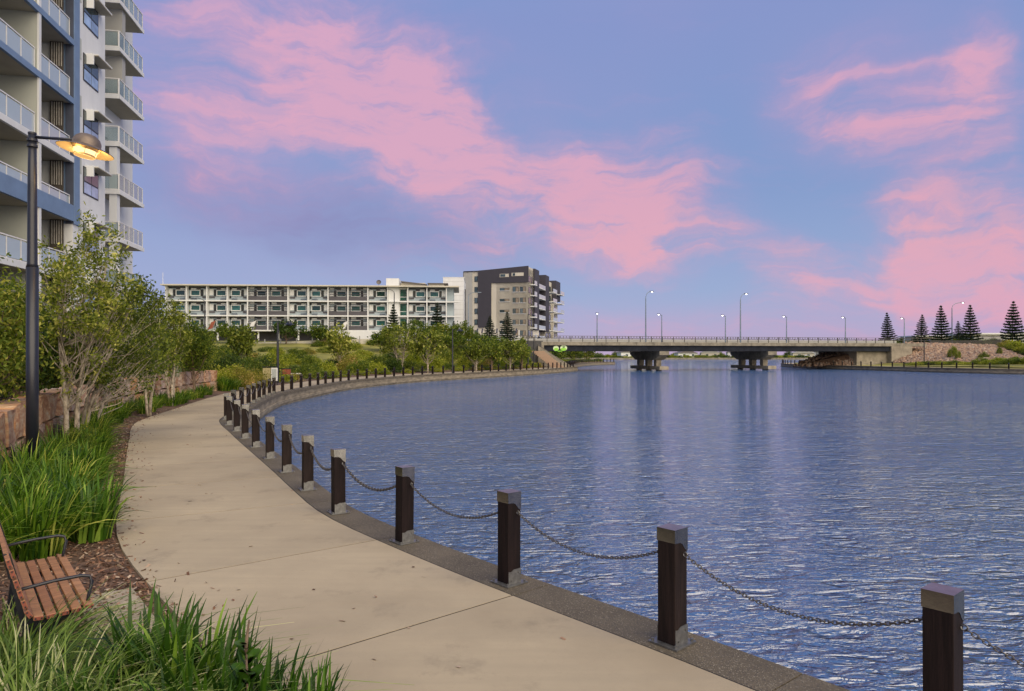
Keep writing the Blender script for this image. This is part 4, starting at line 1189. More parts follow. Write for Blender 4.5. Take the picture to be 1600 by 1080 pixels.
# timber paling fence above the rocks
FN = tag(empty('rail_fence', (tl[0] + 6, tl[1] + .4, 4.0), math.atan2(tr[1] - tl[1], tr[0] - tl[0])), 'low dark paling fence along the top of the rock slope', 'fence')
pm = MB().box(-.05, .05, 0, .04, .1, 1.15).mesh('paling', M['rail'])
for i in range(80): inst('paling', pm, FN, (i * .17, 0, 0))
for z in (.3, 1.0): MB().box(-.1, 13.8, .04, .08, z, z + .07).build('rail', M['rail'], FN)
HS = tag(empty('white_house', (wx(1552, 190), 190, 4), R(-4)), 'low flat roofed white building behind the pines at the right edge', 'building')
MB().box(-5, 14, 0, 10, 0, 3.5).build('wall', M['white'], HS); MB().box(-6.5, 16, -1.2, 11, 3.5, 3.9).build('roof', M['white'], HS)
for (a, b) in ((-4, 2.6), (6, 9), (10, 13)):
    f_ = MB().box(a, b, -.1, -.003, .6, 3.1).build('window', M['darkframe'], HS); MB().box(a + .15, b - .15, -.14, -.102, .75, 2.95).build('pane', M['window'], f_)
H2 = tag(empty('white_house', (wx(1448, 200), 200, 4), 0), 'small pale building half hidden behind the leftmost pines on the right', 'building')
MB().box(-3, 9, 0, 8, 0, 3.2).build('wall', M['cream'], H2); MB().box(-3.6, 9.6, -.6, 8.6, 3.2, 3.5).build('roof', M['white'], H2)
f_ = MB().box(-2, 3, -.1, -.003, .8, 2.6).build('window', M['darkframe'], H2); MB().box(-1.8, 2.8, -.14, -.102, 1, 2.4).build('pane', M['window'], f_)

# ------------------------------------------------------------------ far shore: houses, hedges, cars seen under the bridge
rf = random.Random(5)
hx = 60
i = 0
for px in (985, 1012, 1075, 1110, 1150, 1255, 1275, 1300, 1325):
    Y = 402 + rf.uniform(0, 5)
    big = px in (1275, 1300)
    r = tag(empty('far_house', (wx(px, Y), Y, 0), rf.uniform(-.3, .3)), f'distant low pale house on the far shore under the bridge, {ONES[i + 1]} from the left', 'house', 'houses on the far shore'); i += 1
    w0, h0 = (14, 3.6) if big else (rf.uniform(8, 12), rf.uniform(2.6, 3.2))
    MB().box(-w0 / 2, w0 / 2, 0, 8, 0, h0).build('wall', M['white' if i % 2 else 'cream'], r)
    MB().prism_m([(-w0 / 2 - .5, h0 + .01), (w0 / 2 + .5, h0 + .01), (0, h0 + 1.8)], -.5, 8.5, lambda p, q, t: (p, t, q)).build('roof', M['roofdark' if i % 2 else 'ltgrey'], r)
    for q in (-.25, .2): MB().box(w0 * q, w0 * q + 1.4, -.05, -.003, 1, 2.1).build('window', M['window'], r)
def car(loc, rz, m, label):
    r = tag(empty('parked_car', loc, rz), label, 'car', 'cars parked on the far shore')
    MB().prism_m([(-2.1, .3), (-2.1, .85), (-1.4, .95), (-.8, 1.42), (.7, 1.45), (1.3, .98), (2.1, .8), (2.15, .3)], -.85, .85, lambda p, q, t: (p, t, q)).build('body', M[m], r, bevel=.08)
    MB().prism_m([(-1.25, .98), (-.75, 1.36), (.62, 1.38), (1.1, .98)], -.87, .87, lambda p, q, t: (p, t, q)).build('windows', M['window'], r)
    for x in (-1.3, 1.3):
        for y in (-.8, .8): MB().tube([(x, y - .1, .32), (x, y + .1, .32)], .32, 10).build('wheel', M['tyre'], r)
for j, (px, Y, m, l) in enumerate(((952, 392, 'red', 'red car parked on the far shore just right of the left bridge end'), (975, 396, 'carwhite', 'white car parked on the far shore left of the first pier'),
        (1063, 394, 'carwhite', 'white car parked on the far shore right of the first pier'), (1145, 396, 'carwhite', 'white car parked on the far shore left of the second pier'),
        (1158, 398, 'ltgrey', 'grey car parked on the far shore beside the second pier'), (1262, 392, 'carwhite', 'white car parked on the far shore right of the second pier'))):
    car((wx(px, Y), Y, 0.15), rf.uniform(-.4, .4), m, l)

# ================================================================== OBJECTS NEAR THE PATH
# ------------------------------------------------------------------ bench
BTH = math.atan2(-.78, .625)         # local x runs along the bench towards the camera, local y towards the path
bc = Vector((-3.79, 5.66, 0))
BN = tag(empty('park_bench', bc, BTH), 'brown timber slatted bench with black metal arms beside the path, lower left', 'bench')
LN = 1.66
def slat(y, z, ang, w_=.060, t_=.030):
    m_ = Matrix.Translation((0, y, z)) @ Matrix.Rotation(ang, 4, 'X')
    r = MB().box(-LN / 2, LN / 2, -w_ / 2, w_ / 2, -t_ / 2, t_ / 2, m_).build('slat', M['benchwood'], BN, bevel=.004)
    for sx in (-1, 1):
        MB().box(sx * (LN / 2 + .0005) - .001, sx * (LN / 2 + .0005) + .001, -w_ / 2 + .003, w_ / 2 - .003, -t_ / 2 + .003, t_ / 2 - .003, m_).build('slat_end', M['benchend'], r)
        bo = MB()
        for by in (-.018, .018):
            c = m_ @ Vector((sx * (LN / 2 + .002), by, 0)); bo.tube([c, c + Vector((sx * .004, 0, 0))], .006, 6)
        bo.build('bolts', M['darkframe'], r)['kind'] = 'stuff'
for i in range(4): slat(.225 - i * .077, .448 + (.004 if i == 0 else 0) - .006 * (i == 1) - .012 * (i == 2) - .014 * (i == 3), R((-6, 0, 3, 5)[i]))
slat(-.083, .436, R(-5)) 
for i, (y, z, a) in enumerate(((-.140, .475, 122), (-.165, .55, 108), (-.188, .625, 105), (-.210, .70, 104), (-.232, .775, 104), (-.253, .85, 104))): slat(y, z, R(a))
for sx in (-1, 1):
    x = sx * (LN / 2 - .17)
    fr = MB()
    fr.prism_m([(.25, .425), (.25, .39), (-.06, .37), (-.115, .40), (-.235, .88), (-.275, .88), (-.175, .36), (-.10, .335), (.05, .335)], x - .02, x + .02, lambda p, q, t: (t, p, q))
    fr.build('frame', M['black'], BN)
    MB().prism_m([(-.16, .345), (.06, .345), (.10, 0.012), (-.20, 0.012)], x - .03, x + .03, lambda p, q, t: (t, p, q)).build('leg', M['black'], BN)
    MB().box(x - .05, x + .05, -.26, .16, 0, .012).build('foot_plate', M['black'], BN)
    xa = sx * (LN / 2 - .10)
    MB().tube([(xa, -.195, .60), (xa, -.17, .635), (xa, .02, .655), (xa, .19, .660), (xa, .24, .645), (xa, .258, .605), (xa, .235, .50), (xa, .225, .43)], .0125, 8).build('armrest', M['black'], BN, smooth=True)
# pad of aggregate concrete under and before the bench
PD = MB().prism([(-3.05, 4.35), (-2.60, 4.98), (-3.12, 5.95), (-3.52, 6.62), (-4.35, 6.2), (-3.9, 5.2)], -.06, .004)
pd = MB().prism([tuple((bc + Matrix.Rotation(BTH, 3, 'Z') @ Vector(v))[:2]) for v in ((-.95, -.32, 0), (1.15, -.32, 0), (1.15, .83, 0), (-.95, .83, 0))], -.06, .002)
tag(pd.build('bench_pad', M['pad']), kind='structure')

# ------------------------------------------------------------------ the lamp post in the garden bed
LY = 12.0; LX = wx(50.5, LY)
lz = wz(210, LY)
LP = tag(empty('street_lamp', (LX, LY, 0)), 'tall black lamp post in the garden bed with lit hat shaped lantern', 'street lamp')
MB().tube([(0, 0, 0), (0, 0, wz(418, LY))], .094, 20).build('lower_pole', M['black'], LP, smooth=True)
MB().tube([(0, 0, wz(418, LY)), (0, 0, wz(412, LY)), (0, 0, wz(290, LY)), (0, 0, lz)], [.094, .078, .070, .062], 20).build('upper_pole', M['black'], LP, smooth=True)
MB().tube([(0, 0, lz), (0, 0, lz + .03)], .066, 16).build('pole_cap', M['black'], LP)
for dz in (-.10, -.20): MB().tube([(0, 0, lz + dz - .02), (0, 0, lz + dz + .02)], .082, 16).build('clamp', M['black'], LP)
MB().tube([(.06, 0, lz - .05), (.45, 0, lz - .075), (.80, 0, lz - .095)], [.026, .024, .022], 10).build('arm', M['black'], LP, smooth=True)
MB().box(-.10, -.07, -.03, .03, wz(440, LY), wz(430, LY)).build('access_box', M['black'], LP)
hx_ = (134 - 50.5) / F * LY; hz_ = wz(233, LY)
HM = Matrix.Translation((hx_, 0, hz_)) @ Matrix.Rotation(R(9), 4, 'Y') @ Matrix.Rotation(R(-4), 4, 'X')
lamph = mat('weathered copper shade', (.16, .125, .10), .5, metal=.4, var=.2)
shade_in = mat('cream enamel', (.62, .50, .30), .45, var=.08)
dome = MB().lathe([(.0, .26), (.06, .257), (.13, .235), (.185, .19), (.215, .13), (.222, .06), (.225, .045)], 32, HM).build('dome', lamph, LP, smooth=True)
MB().lathe([(.225, .05), (.30, .02), (.43, -.03), (.435, -.034), (.43, -.036)], 40, HM).build('shade', lamph, LP, smooth=True)
MB().lathe([(.205, .045), (.22, .040), (.30, .010), (.43, -.040)], 40, HM).build('shade_lining', shade_in, LP, smooth=True)
MB().lathe([(.215, .06), (.205, .0), (.195, -.03)], 32, HM).build('collar', shade_in, LP, smooth=True)
gl = emit('warm lantern glass', (1.0, .66, .30), 2.0)
MB().lathe([(.190, .03), (.178, -.06), (.168, -.10)], 28, HM).build('lantern_glass', gl, LP, smooth=True)
MB().lathe([(.172, -.10), (.172, -.122), (.155, -.135), (.155, -.122)], 28, HM).build('lantern_ring', shade_in, LP, smooth=True)
MB().lathe([(.155, -.13), (.10, -.142), (.0, -.146)], 28, HM).build('lantern_base', emit('lantern lens', (1.0, .55, .18), .9), LP, smooth=True)
for k in range(6):
    a = k * math.pi / 3
    MB().tube([HM @ Vector((.195 * math.cos(a), .195 * math.sin(a), .0)), HM @ Vector((.176 * math.cos(a), .176 * math.sin(a), -.12))], .005, 5).build('cage_rod', shade_in, LP)
MB().tube([(.78, 0, lz - .095), HM @ Vector((-.16, 0, .16))], .03, 8).build('arm_joint', M['black'], LP)
ll = bpy.data.lights.new('lantern light', 'POINT'); ll.energy = 12; ll.color = (1, .62, .25); ll.shadow_soft_size = .16
lo = bpy.data.objects.new('lantern_light', ll); COL.objects.link(lo); lo.parent = LP; lo.location = HM @ Vector((0, 0, -.34))
ll2 = bpy.data.lights.new('lantern light', 'POINT'); ll2.energy = 1.6; ll2.color = (1, .62, .25); ll2.shadow_soft_size = .02
for k in range(3):
    a = k * 2.094 + .5
    lo = bpy.data.objects.new('lantern_light', ll2); COL.objects.link(lo); lo.parent = LP; lo.location = HM @ Vector((.22 * math.cos(a), .22 * math.sin(a), -.07))

# black promenade lamp posts round the bay and on the right bank
def prom_lamp(px, Y, top, label, z=0, head=0):
    x = wx(px, Y); hgt = wz(top, Y) - z
    r = tag(empty('street_lamp', (x, Y, z)), label, 'street lamp', 'black promenade lamp posts round the bay')
    MB().tube([(0, 0, 0), (0, 0, hgt * .55), (0, 0, hgt)], [.10, .09, .065], 10).build('pole', M['black'], r)
    s_ = head or 1
    MB().tube([(0, 0, hgt - .1), (s_ * .7, 0, hgt - .15)], .025, 6).build('arm', M['black'], r)
    MB().lathe([(0, .25), (.15, .2), (.2, .08), (.42, -.02), (.2, 0), (.15, -.12), (0, -.13)], 14, Matrix.Translation((s_ * .9, 0, hgt - .2))).build('lantern', M['black'], r)
prom_lamp(434, 55, 503, 'black promenade lamp post behind the small sign panels at the bend', 0)
prom_lamp(707, 84, 514, 'black promenade lamp post among the bank trees below the blank pale wall')
prom_lamp(825, 112, 491, 'tall black promenade lamp post in front of the cream block corner')
prom_lamp(834, 118, 526, 'short black promenade lamp post beside the stone stair at the bridge end')
prom_lamp(1444, 132, 531, 'black promenade lamp post before the rock slope on the right bank', .3)

# ------------------------------------------------------------------ small sign panels, seat and rail at the bend
SG = tag(empty('sign_panels', (wx(422, 52), 52, 0)), 'pair of beige and white sign panels standing at the bend of the path', 'sign')
MB().box(-.52, .05, -.05, 0, .35, 1.25).build('beige_panel', M['signbeige'], SG)
MB().box(.10, .56, -.06, 0, .30, 1.27).build('white_panel', M['white'], SG)
MB().box(.17, .49, -.075, -.062, .45, 1.18).build('print_area', mat('faded print', (.38, .42, .42), .6, var=.5, scale=14, stretch=(1, 1, 6)), SG)
for x in (-.5, .0, .53): MB().box(x - .03, x + .03, -.0, .04, 0, 1.32).build('post', M['black'], SG)
MB().box(-.6, .6, .0, .05, 1.30, 1.36).build('top_rail', M['black'], SG)
BNX = tag(empty('brown_box', (wx(447, 60), 60, 0)), 'small red brown box on a post beyond the sign panels', 'box')
MB().box(-.33, .33, 0, .25, .55, 1.0).build('box', M['rust'], BNX); MB().box(-.48, -.36, 0, .12, 0, 1.0).build('post', M['concrete'], BNX); MB().box(-.36, .36, -.03, .28, 1.0, 1.05).build('lid', M['darkframe'], BNX)
RL = tag(empty('barrier_rail', (wx(456, 62), 62, 0)), 'low pale horizontal rail beyond the bend of the path', 'rail')
MB().box(-.6, .8, 0, .08, .52, .6).build('rail', M['alu'], RL)
for x in (-.5, .7): MB().box(x - .04, x + .04, .0, .08, 0, .52).build('post', M['black'], RL)

# stair with handrail down the left bridge embankment
SR = tag(empty('stair', (wx(843, 118), 118, 0)), 'pinkish stone stair with dark handrail under the left bridge end', 'stair')
for i in range(14): MB().box(-1.2 + i * .27, .9 + i * .27, .0, 1.6, 3.0 - i * .22 - .22 - .2, 3.0 - i * .22 - .22).build('step', M['riprap'], SR)
MB().tube([(-.6, -.05, 4.1), (4.0, -.05, .9)], .05, 6).build('handrail', M['rail'], SR)

# ------------------------------------------------------------------ sandstone block wall
SW = tag(empty('stone_wall', (0, 0, 0)), 'two course wall of rough orange sandstone blocks behind the garden bed', 'wall')
rw = random.Random(21)
def rough_block(L, D, Hh):
    m_ = bpy.data.meshes.new('block')
    import bmesh
    bm = bmesh.new(); bmesh.ops.create_cube(bm, size=1)
    bmesh.ops.subdivide_edges(bm, edges=bm.edges[:], cuts=1, use_grid_fill=True)
    for v in bm.verts:
        v.co.x = v.co.x * L + rw.uniform(-.018, .018); v.co.y = v.co.y * D + rw.uniform(-.035, .035); v.co.z = v.co.z * Hh + rw.uniform(-.015, .015)
        if abs(v.co.x) > L * .4 and abs(v.co.z) > Hh * .4: v.co.x *= .965; v.co.z *= .96
    bm.to_mesh(m_); bm.free(); m_.materials.append(M['sandstone']); return m_
BLK = [rough_block(1, 1, 1) for _ in range(1)]
for course in range(2):
    d = rw.uniform(0, .5)
    while d < WALL.L - .6:
        L = rw.uniform(.55, 1.15) if course else rw.uniform(.7, 1.5)
        Hh = .66; p = WALL.at(d + L / 2); t = WALL.tan(d + L / 2)
        me = rough_block(L - .02, .5, Hh - .015)
        inst('stone_block', me, SW, (p.x - (.02 - course * .02), p.y, .30 + course * Hh + rw.uniform(-.02, .03) + (.03 if course else 0)), (0, 0, math.atan2(t.y, t.x) + rw.uniform(-.03, .03)))
        d += L

# ================================================================== PLANTS
rs = np.random.RandomState(42)
SOIL_Z = .0
# strap leaved clumps (lomandra, dianella): shared meshes
ST = []
for k in range(5): V, Fq = strap(rs, 400, .72, .85, .020, .75, .58); ST.append(fmesh('strap_leaves', V, Fq, M['blade']))
ST2 = []
for k in range(3): V, Fq = strap(rs, 420, .72, .72, .010, 1.1, .95); ST2.append(fmesh('thin_strap_leaves', V, Fq, M['blade2']))
ST3 = []
for k in range(3): V, Fq = strap(rs, 110, .42, .66, .030, .45, .55); ST3.append(fmesh('broad_strap_leaves', V, Fq, M['blade3']))
STL = []
for k in range(4): V, Fq = strap(rs, 130, .55, .75, .026, .8, .7, 4); STL.append(fmesh('strap_leaves', V, Fq, M['blade']))
def plant(name, me, x, y, s_, label, cat, group=None, z=None, hz=None):
    o = bpy.data.objects.new(name, me); COL.objects.link(o)
    o.location = (x, y, land(x, y) if z is None else z); o.rotation_euler = (0, 0, random.uniform(0, 6.28)); o.scale = (s_, s_, s_ * (hz or random.uniform(.9, 1.1)))
    tag(o, label, cat, group); return o
# foreground, bottom left: broad leaved clumps at the path's edge
for i, (x, y, s_, l) in enumerate(((-2.36, 4.62, 1.22, 'dark upright broad leaved clump directly in front of the bench pad'),
                     (-2.02, 4.45, 1.15, 'dark broad leaved clump to the right of the bench pad at the path edge'),
                     (-1.72, 4.15, 1.05, 'broad leaved clump with its tips over the path below the second joint'),
                     (-1.42, 4.02, .92, 'broad leaved clump at the bottom beside the small round leaved shrub'),
                     (-1.16, 3.82, .80, 'rightmost broad leaved clump at the bottom edge leaning over the path'),
                     (-1.75, 3.70, .95, 'broad leaved clump at the bottom edge left of the round leaved shrub'),
                     (-1.38, 3.50, .9, 'broad leaved clump lowest at the bottom edge near the path'),
                     (-1.18, 4.12, .72, 'small broad leaved clump furthest out over the path at the bottom'),
                     (-5.25, 8.75, 1.25, 'broad leaved clump at the path edge behind the bench'),
                     (-6.75, 10.3, 1.2, 'broad leaved clump before the lamp post near the mulch'),
                     (-7.75, 12.4, 1.1, 'broad leaved clump just past the lamp post near the mulch'),
                     (-6.6, 8.5, 1.35, 'broad leaved clump at the left edge above the bench'),
                     (-2.45, 4.05, .80, 'broad leaved clump between the thin grasses below the bench'))):
    plant('broad_leaf_clump', ST3[i % 3], x, y, s_, l, 'plant', 'broad leaved clumps in the foreground', 0)
for i, (x, y, s_, l) in enumerate(((-2.95, 4.15, 1.0, 'pale thin leaved grass clump just below the bench'), (-3.35, 4.55, .9, 'pale thin leaved grass clump under the left end of the bench'),
                     (-2.55, 3.75, 1.0, 'pale thin leaved grass clump at the bottom left of the frame'), (-2.15, 3.55, .95, 'pale thin leaved grass clump at the bottom between broad leaves'),
                     (-2.95, 3.65, 1.0, 'thin arching grass clump in the bottom left corner'), (-3.55, 5.0, .7, 'small thin grass clump behind the bench leg at the left edge'),
                     (-2.05, 4.0, .8, 'thin arching grass clump in the middle of the foreground bed'), (-1.75, 3.35, .85, 'thin grass clump lowest in the foreground bed'),
                     (-2.75, 4.55, .55, 'short thin grass clump at the near corner of the bench pad'))):
    plant('grass_clump', ST2[i % 3], x, y, s_, l, 'grass', 'thin leaved grasses in the foreground', 0)
# big clumps left of the path beyond the bench
for i, (x, y, s_, l) in enumerate(((-5.5, 8.0, 1.08, 'big green strap leaved clump directly behind the bench beside the path'), (-5.75, 7.25, 1.0, 'green strap leaved clump behind the bench back at the left edge'),
                     (-6.25, 8.6, 1.2, 'tall strap leaved clump at the left edge above the bench'), (-6.15, 9.6, 1.1, 'yellow green strap leaved clump in the middle of the near bed'),
                     (-7.05, 9.6, 1.15, 'strap leaved clump at the left frame edge before the stone wall'), (-6.85, 10.8, 1.05, 'strap leaved clump right in front of the lamp post foot'),
                     (-7.75, 11.2, 1.1, 'strap leaved clump left of the lamp post foot'), (-7.35, 12.0, .9, 'strap leaved clump right of the lamp post foot near the mulch'),
                     (-8.55, 12.6, 1.0, 'strap leaved clump behind the lamp post before the stone wall'), (-7.9, 13.2, .8, 'smaller strap leaved clump beside the mulch strip past the lamp post'),
                     (-5.35, 8.9, .7, 'smaller strap leaved clump with tips over the path edge'))):
    plant('strap_leaf_clump', ST[i % 5], x, y, s_, l, 'plant', 'strap leaved clumps in the near bed', 0)
# along the bed further away
rp = random.Random(9)
d = C1.s[C1.near(-5.3, 15.5)]; dend = C1.s[C1.near(-13.8, 40.8)]
i = 0
while d < dend:
    for o in ((3.75, 4.7, 5.6) if d < C1.s[C1.near(-9.6, 23.5)] else (3.45, 4.1)):
        p = C1.off(d + rp.uniform(-.4, .4), -o - rp.uniform(-.25, .3), 0, 3)
        j = int(((WP - (p.x, p.y)) ** 2).sum(1).argmin())
        if p.x < WP[j][0] + .38: continue
        i += 1
        plant('strap_leaf_clump', ST[rp.randrange(5)] if d < 30 else STL[rp.randrange(4)], p.x, p.y, rp.uniform(.8, 1.15), f'{nth(i)} strap leaved clump past the lamp post, before the stone wall', 'plant', 'strap leaved clumps in front of the stone wall', 0)
    d += 1.05

# leafy shrubs as shared meshes: unit radius about 1
def shrub_mesh(name, m, n, L, Wd, seed, flat=1.0, clumps=40, hgt=1.0):
    r = np.random.RandomState(seed)
    C = r.normal(0, 1, (clumps, 3)); C /= np.linalg.norm(C, axis=1)[:, None]
    C *= (r.uniform(.45, .95, clumps) ** .6)[:, None]; C[:, 2] = np.abs(C[:, 2]) * hgt + .08
    V = leaves(r, C, .16, n, L, Wd)
    V[:, 2] = np.maximum(V[:, 2], .01)
    return nmesh(name, V, 4, m)
SH = {k: [shrub_mesh('foliage', M[k], 2600, .13, .07, 100 + i * 7 + ord(k[-1])) for i in range(2)] for k in ('leafB', 'leafC', 'leafD', 'leafF', 'leafE')}
SHN = {k: [shrub_mesh('foliage', M[k], 5200, .085, .04, 300 + i * 7 + ord(k[-1]), clumps=70) for i in range(2)] for k in ('leafB', 'leafD', 'leafE', 'leafC', 'leafF')}
def shrub(k, x, y, r, h, label, group=None, near=False, z=None):
    me = (SHN if near else SH)[k][random.randrange(2)]
    o = bpy.data.objects.new('shrub', me); COL.objects.link(o)
    o.location = (x, y, (land(x, y) if z is None else z) - .03); o.rotation_euler = (0, 0, random.uniform(0, 6.28)); o.scale = (r, r, h)
    tag(o, label, 'shrub', group); return o

# trees ------------------------------------------------------------
def tree(name, x, y, z, H, crown, label, group=None, leaf='leafA', bark='bark', stems=2, nleaf=9000, L=.10, Wd=.035, seed=1, spread=.25, trunk_r=.07, sig=.22, nclump=150, parent_only=False, split=.25):
    """crown = (cx, cy, cz, rx, ry, rz) relative to the base"""
    r = np.random.RandomState(seed)
    t = tag(empty(name, (x, y, z)), label, 'tree', group)
    cx, cy, cz, rx, ry, rz_ = crown
    C = []
    while len(C) < nclump:
        v = r.uniform(-1, 1, 3); q = np.linalg.norm(v)
        if q > 1 or q < .25: continue
        # lumpy outline: thin out in some directions
        wv = 1 + .28 * math.sin(3 * math.atan2(v[1], v[0]) + seed) * (1 - abs(v[2])) - .25 * max(0, v[2]) ** 2
        C.append((cx + v[0] * rx * wv, cy + v[1] * ry * wv, cz + v[2] * rz_ * (1 + .12 * r.normal())))
    C = np.array(C)
    mb = MB(); rr = random.Random(seed)
    stemtips = []
    for s_ in range(stems):
        a = 2 * math.pi * s_ / stems + seed; bx, by = .10 * math.cos(a) * (stems > 1), .10 * math.sin(a) * (stems > 1)
        pts = []; rad = []
        tipx, tipy, tipz = cx + rx * .35 * math.cos(a) * (stems > 1) + r.normal() * .05, cy + ry * .35 * math.sin(a) * (stems > 1), cz + rz_ * .45
        n = 9
        for i in range(n + 1):
            q = i / n
            pts.append((bx + (tipx - bx) * q ** 1.2 + .05 * H / 6 * math.sin(q * 7 + s_ * 2), by + (tipy - by) * q ** 1.2 + .05 * H / 6 * math.cos(q * 6 + s_), tipz * q))
            rad.append(trunk_r * (1 - .8 * q) + .008)
        mb.tube(pts, rad, 8)
        stemtips.append(pts)
    mb.build('trunk', M[bark], t, smooth=True)
    # limbs reach from the stems into the leaf clumps
    lb = MB()
    for c in C[:: max(1, nclump // 55)]:
        pts = stemtips[rr.randrange(len(stemtips))]
        zs = max(1, min(len(pts) - 2, int(len(pts) * max(.2, (c[2] / pts[-1][2]) - rr.uniform(.15, .4)))))
        p0 = Vector(pts[zs]); p1 = Vector(c); mid = p0.lerp(p1, .5) + Vector((0, 0, -.10 * (p1 - p0).length)) + Vector((r.normal() * .05, r.normal() * .05, 0))
        k = trunk_r * (1 - .8 * zs / len(pts)) * .45
        lb.tube([p0, mid, p1], [k, k * .6, k * .2 + .002], 5, cap=False)
    lb.build('limbs', M[bark], t)['kind'] = 'stuff'
    V = leaves(r, C, sig, nleaf, L, Wd, .35)
    o = bpy.data.objects.new('crown', nmesh('crown', V, 4, M[leaf])); COL.objects.link(o); o.parent = t
    return t

def G2(px, Y): return wx(px, Y), Y
tree('paperbark_tree', wx(108, 16.5), 16.5, 0, 5.6, (.35, 0, 3.55, 1.2, 1.1, 1.95), 'tall paperbark tree with pale forked trunks right behind the lamp post', 'trees in the garden bed', stems=2, nleaf=7200, L=.115, Wd=.044, seed=4, trunk_r=.058, sig=.115, nclump=105)
tree('paperbark_tree', wx(124, 17.6), 17.6, 0, 5, (.95, .3, 3.0, 1.0, 1.0, 1.9), 'paperbark tree with spreading pale branches, just right of the tallest one', 'trees in the garden bed', stems=2, nleaf=3900, L=.115, Wd=.044, seed=9, trunk_r=.045, sig=.12, nclump=60)
tree('paperbark_tree', wx(142, 18.6), 18.6, 0, 4, (.5, 1.2, 2.3, 1.0, 1.2, 1.3), 'lower paperbark with a thin grey stem behind the second forked tree', 'trees in the garden bed', leaf='leafB', stems=1, nleaf=2600, L=.11, Wd=.045, seed=14, trunk_r=.045, sig=.16, nclump=140)
tree('paperbark_tree', wx(232, 26), 26, 0, 5, (.15, 0, 2.95, .62, .7, 1.4), 'slender white stemmed tree before the stone wall, left of the pair', 'trees in the garden bed', stems=3, nleaf=4800, L=.13, Wd=.052, seed=21, trunk_r=.05, sig=.13, nclump=80)
tree('paperbark_tree', wx(268, 31), 31, 0, 5, (0, 0, 3.0, .72, .75, 1.45), 'slender white stemmed tree before the stone wall, right of the pair', 'trees in the garden bed', stems=3, nleaf=5000, L=.14, Wd=.056, seed=33, trunk_r=.05, sig=.14, nclump=80)
tree('paperbark_tree', wx(302, 36.5), 36.5, 0, 4.5, (0, 0, 2.7, 1.0, .95, 1.25), 'dark crowned small tree at the far end of the stone wall', 'trees in the garden bed', leaf='leafB', stems=1, nleaf=9000, L=.13, Wd=.055, seed=41, trunk_r=.08, sig=.17, nclump=130, bark='barkdark')
# terrace above the wall
for i, (px, Y, cz, rx, rz_, lf, l) in enumerate(((-18, 13.6, 2.75, .9, 1.2, 'leafB', 'leafy tree on the terrace cut by the left frame edge behind the lamp post'),
        (22, 16.5, 2.6, 1.1, 1.2, 'leafD', 'dark bushy tree on the terrace immediately left of the lamp post'),
        (88, 22, 2.4, 1.4, 1.1, 'leafD', 'dark bushy tree on the terrace behind the forked paperbark trunks'),
        (150, 24, 2.5, 1.3, 1.2, 'leafB', 'bushy tree on the terrace behind the second forked paperbark'),
        (205, 31, 2.9, 1.4, 1.4, 'leafA', 'olive tree on the terrace left of the slender white stemmed pair'),
        (192, 36, 3.6, 1.3, 1.6, 'leafA', 'taller olive tree on the terrace against the tower foot'),
        (245, 41, 2.5, 1.4, 1.2, 'leafD', 'dark tree on the terrace behind the slender white stemmed pair'),
        (300, 48, 2.6, 1.8, 1.6, 'leafB', 'dense green tree past the end of the stone wall'))):
    x = wx(px, Y); zb = land(x, Y)
    tree('terrace_tree', x, Y, zb, 4, (0, 0, cz - zb, rx, rx, rz_), l, 'trees on the terrace', leaf=lf, stems=1, nleaf=9000 if i < 2 else 5200, L=.105 if i < 2 else .16, Wd=.045 if i < 2 else .07, seed=60 + i, trunk_r=.08, sig=.2, nclump=130, bark='barkdark')
k_ = 0
for j in range(26):
    d = 3 + j * 1.45
    p = WALL.at(min(d, WALL.L - .1)); t = WALL.tan(min(d, WALL.L - 1))
    o = 1.15 + random.uniform(0, .5) + (j % 3) * 1.1
    x, y = p.x - t.y * o, p.y + t.x * o * .0
    kk = ('leafD', 'leafB', 'leafE' if j in (14, 15) else 'leafD', 'leafB')[j % 4]
    k_ += 1
    shrub(kk, x, y, random.uniform(.6, .85), random.uniform(.55, .85), f'{nth(k_)} leafy shrub on the terrace directly above the stone wall, from the left', 'shrubs above the stone wall', near=True)
shrub('leafE', wx(252, 34), 34, .8, .75, 'grey green rounded shrub showing between the slender white stemmed trees', 'shrubs above the stone wall', near=True, z=1.2)
for (x, y, r_, h_, l) in ((-8.55, 13.5, .5, .5, 'low leafy shrub at the mulch edge below the forked paperbark'), (-9.2, 14.8, .5, .6, 'low leafy shrub beside the first forked paperbark'), (-10.0, 16.6, .5, .55, 'low leafy shrub beside the second forked paperbark'), (-7.4, 11.6, .4, .45, 'small leafy shrub between the clumps by the lamp post')):
    shrub('leafB', x, y, r_, h_, l, 'leafy shrubs in the near bed', near=True, z=.02)
# flowering and strappy shrubs at the bend
for (px, Y, k, r_, h_, l) in ((345, 45, 'leafC', 1.1, 1.1, 'bright strappy shrub at the bend, left of the sign panels'), (372, 46, 'leafF', 1.2, 1.3, 'pale flowering shrub at the bend next to the sign panels'),
                    (396, 48, 'leafF', 1.2, 1.2, 'pale flowering shrub directly beside the sign panels'), (358, 52, 'leafD', 1.6, 1.9, 'dark shrub behind the flowering shrubs at the bend'),
                    (330, 46, 'leafC', .9, .9, 'small bright shrub past the end of the stone wall'), (386, 56, 'leafB', 1.6, 1.7, 'green shrub behind the sign panels at the bend'), (410, 60, 'leafD', 1.7, 1.7, 'dark shrub right behind the sign panels')):
    shrub(k, wx(px, Y), Y, r_, h_, l, 'shrubs at the bend', near=True)

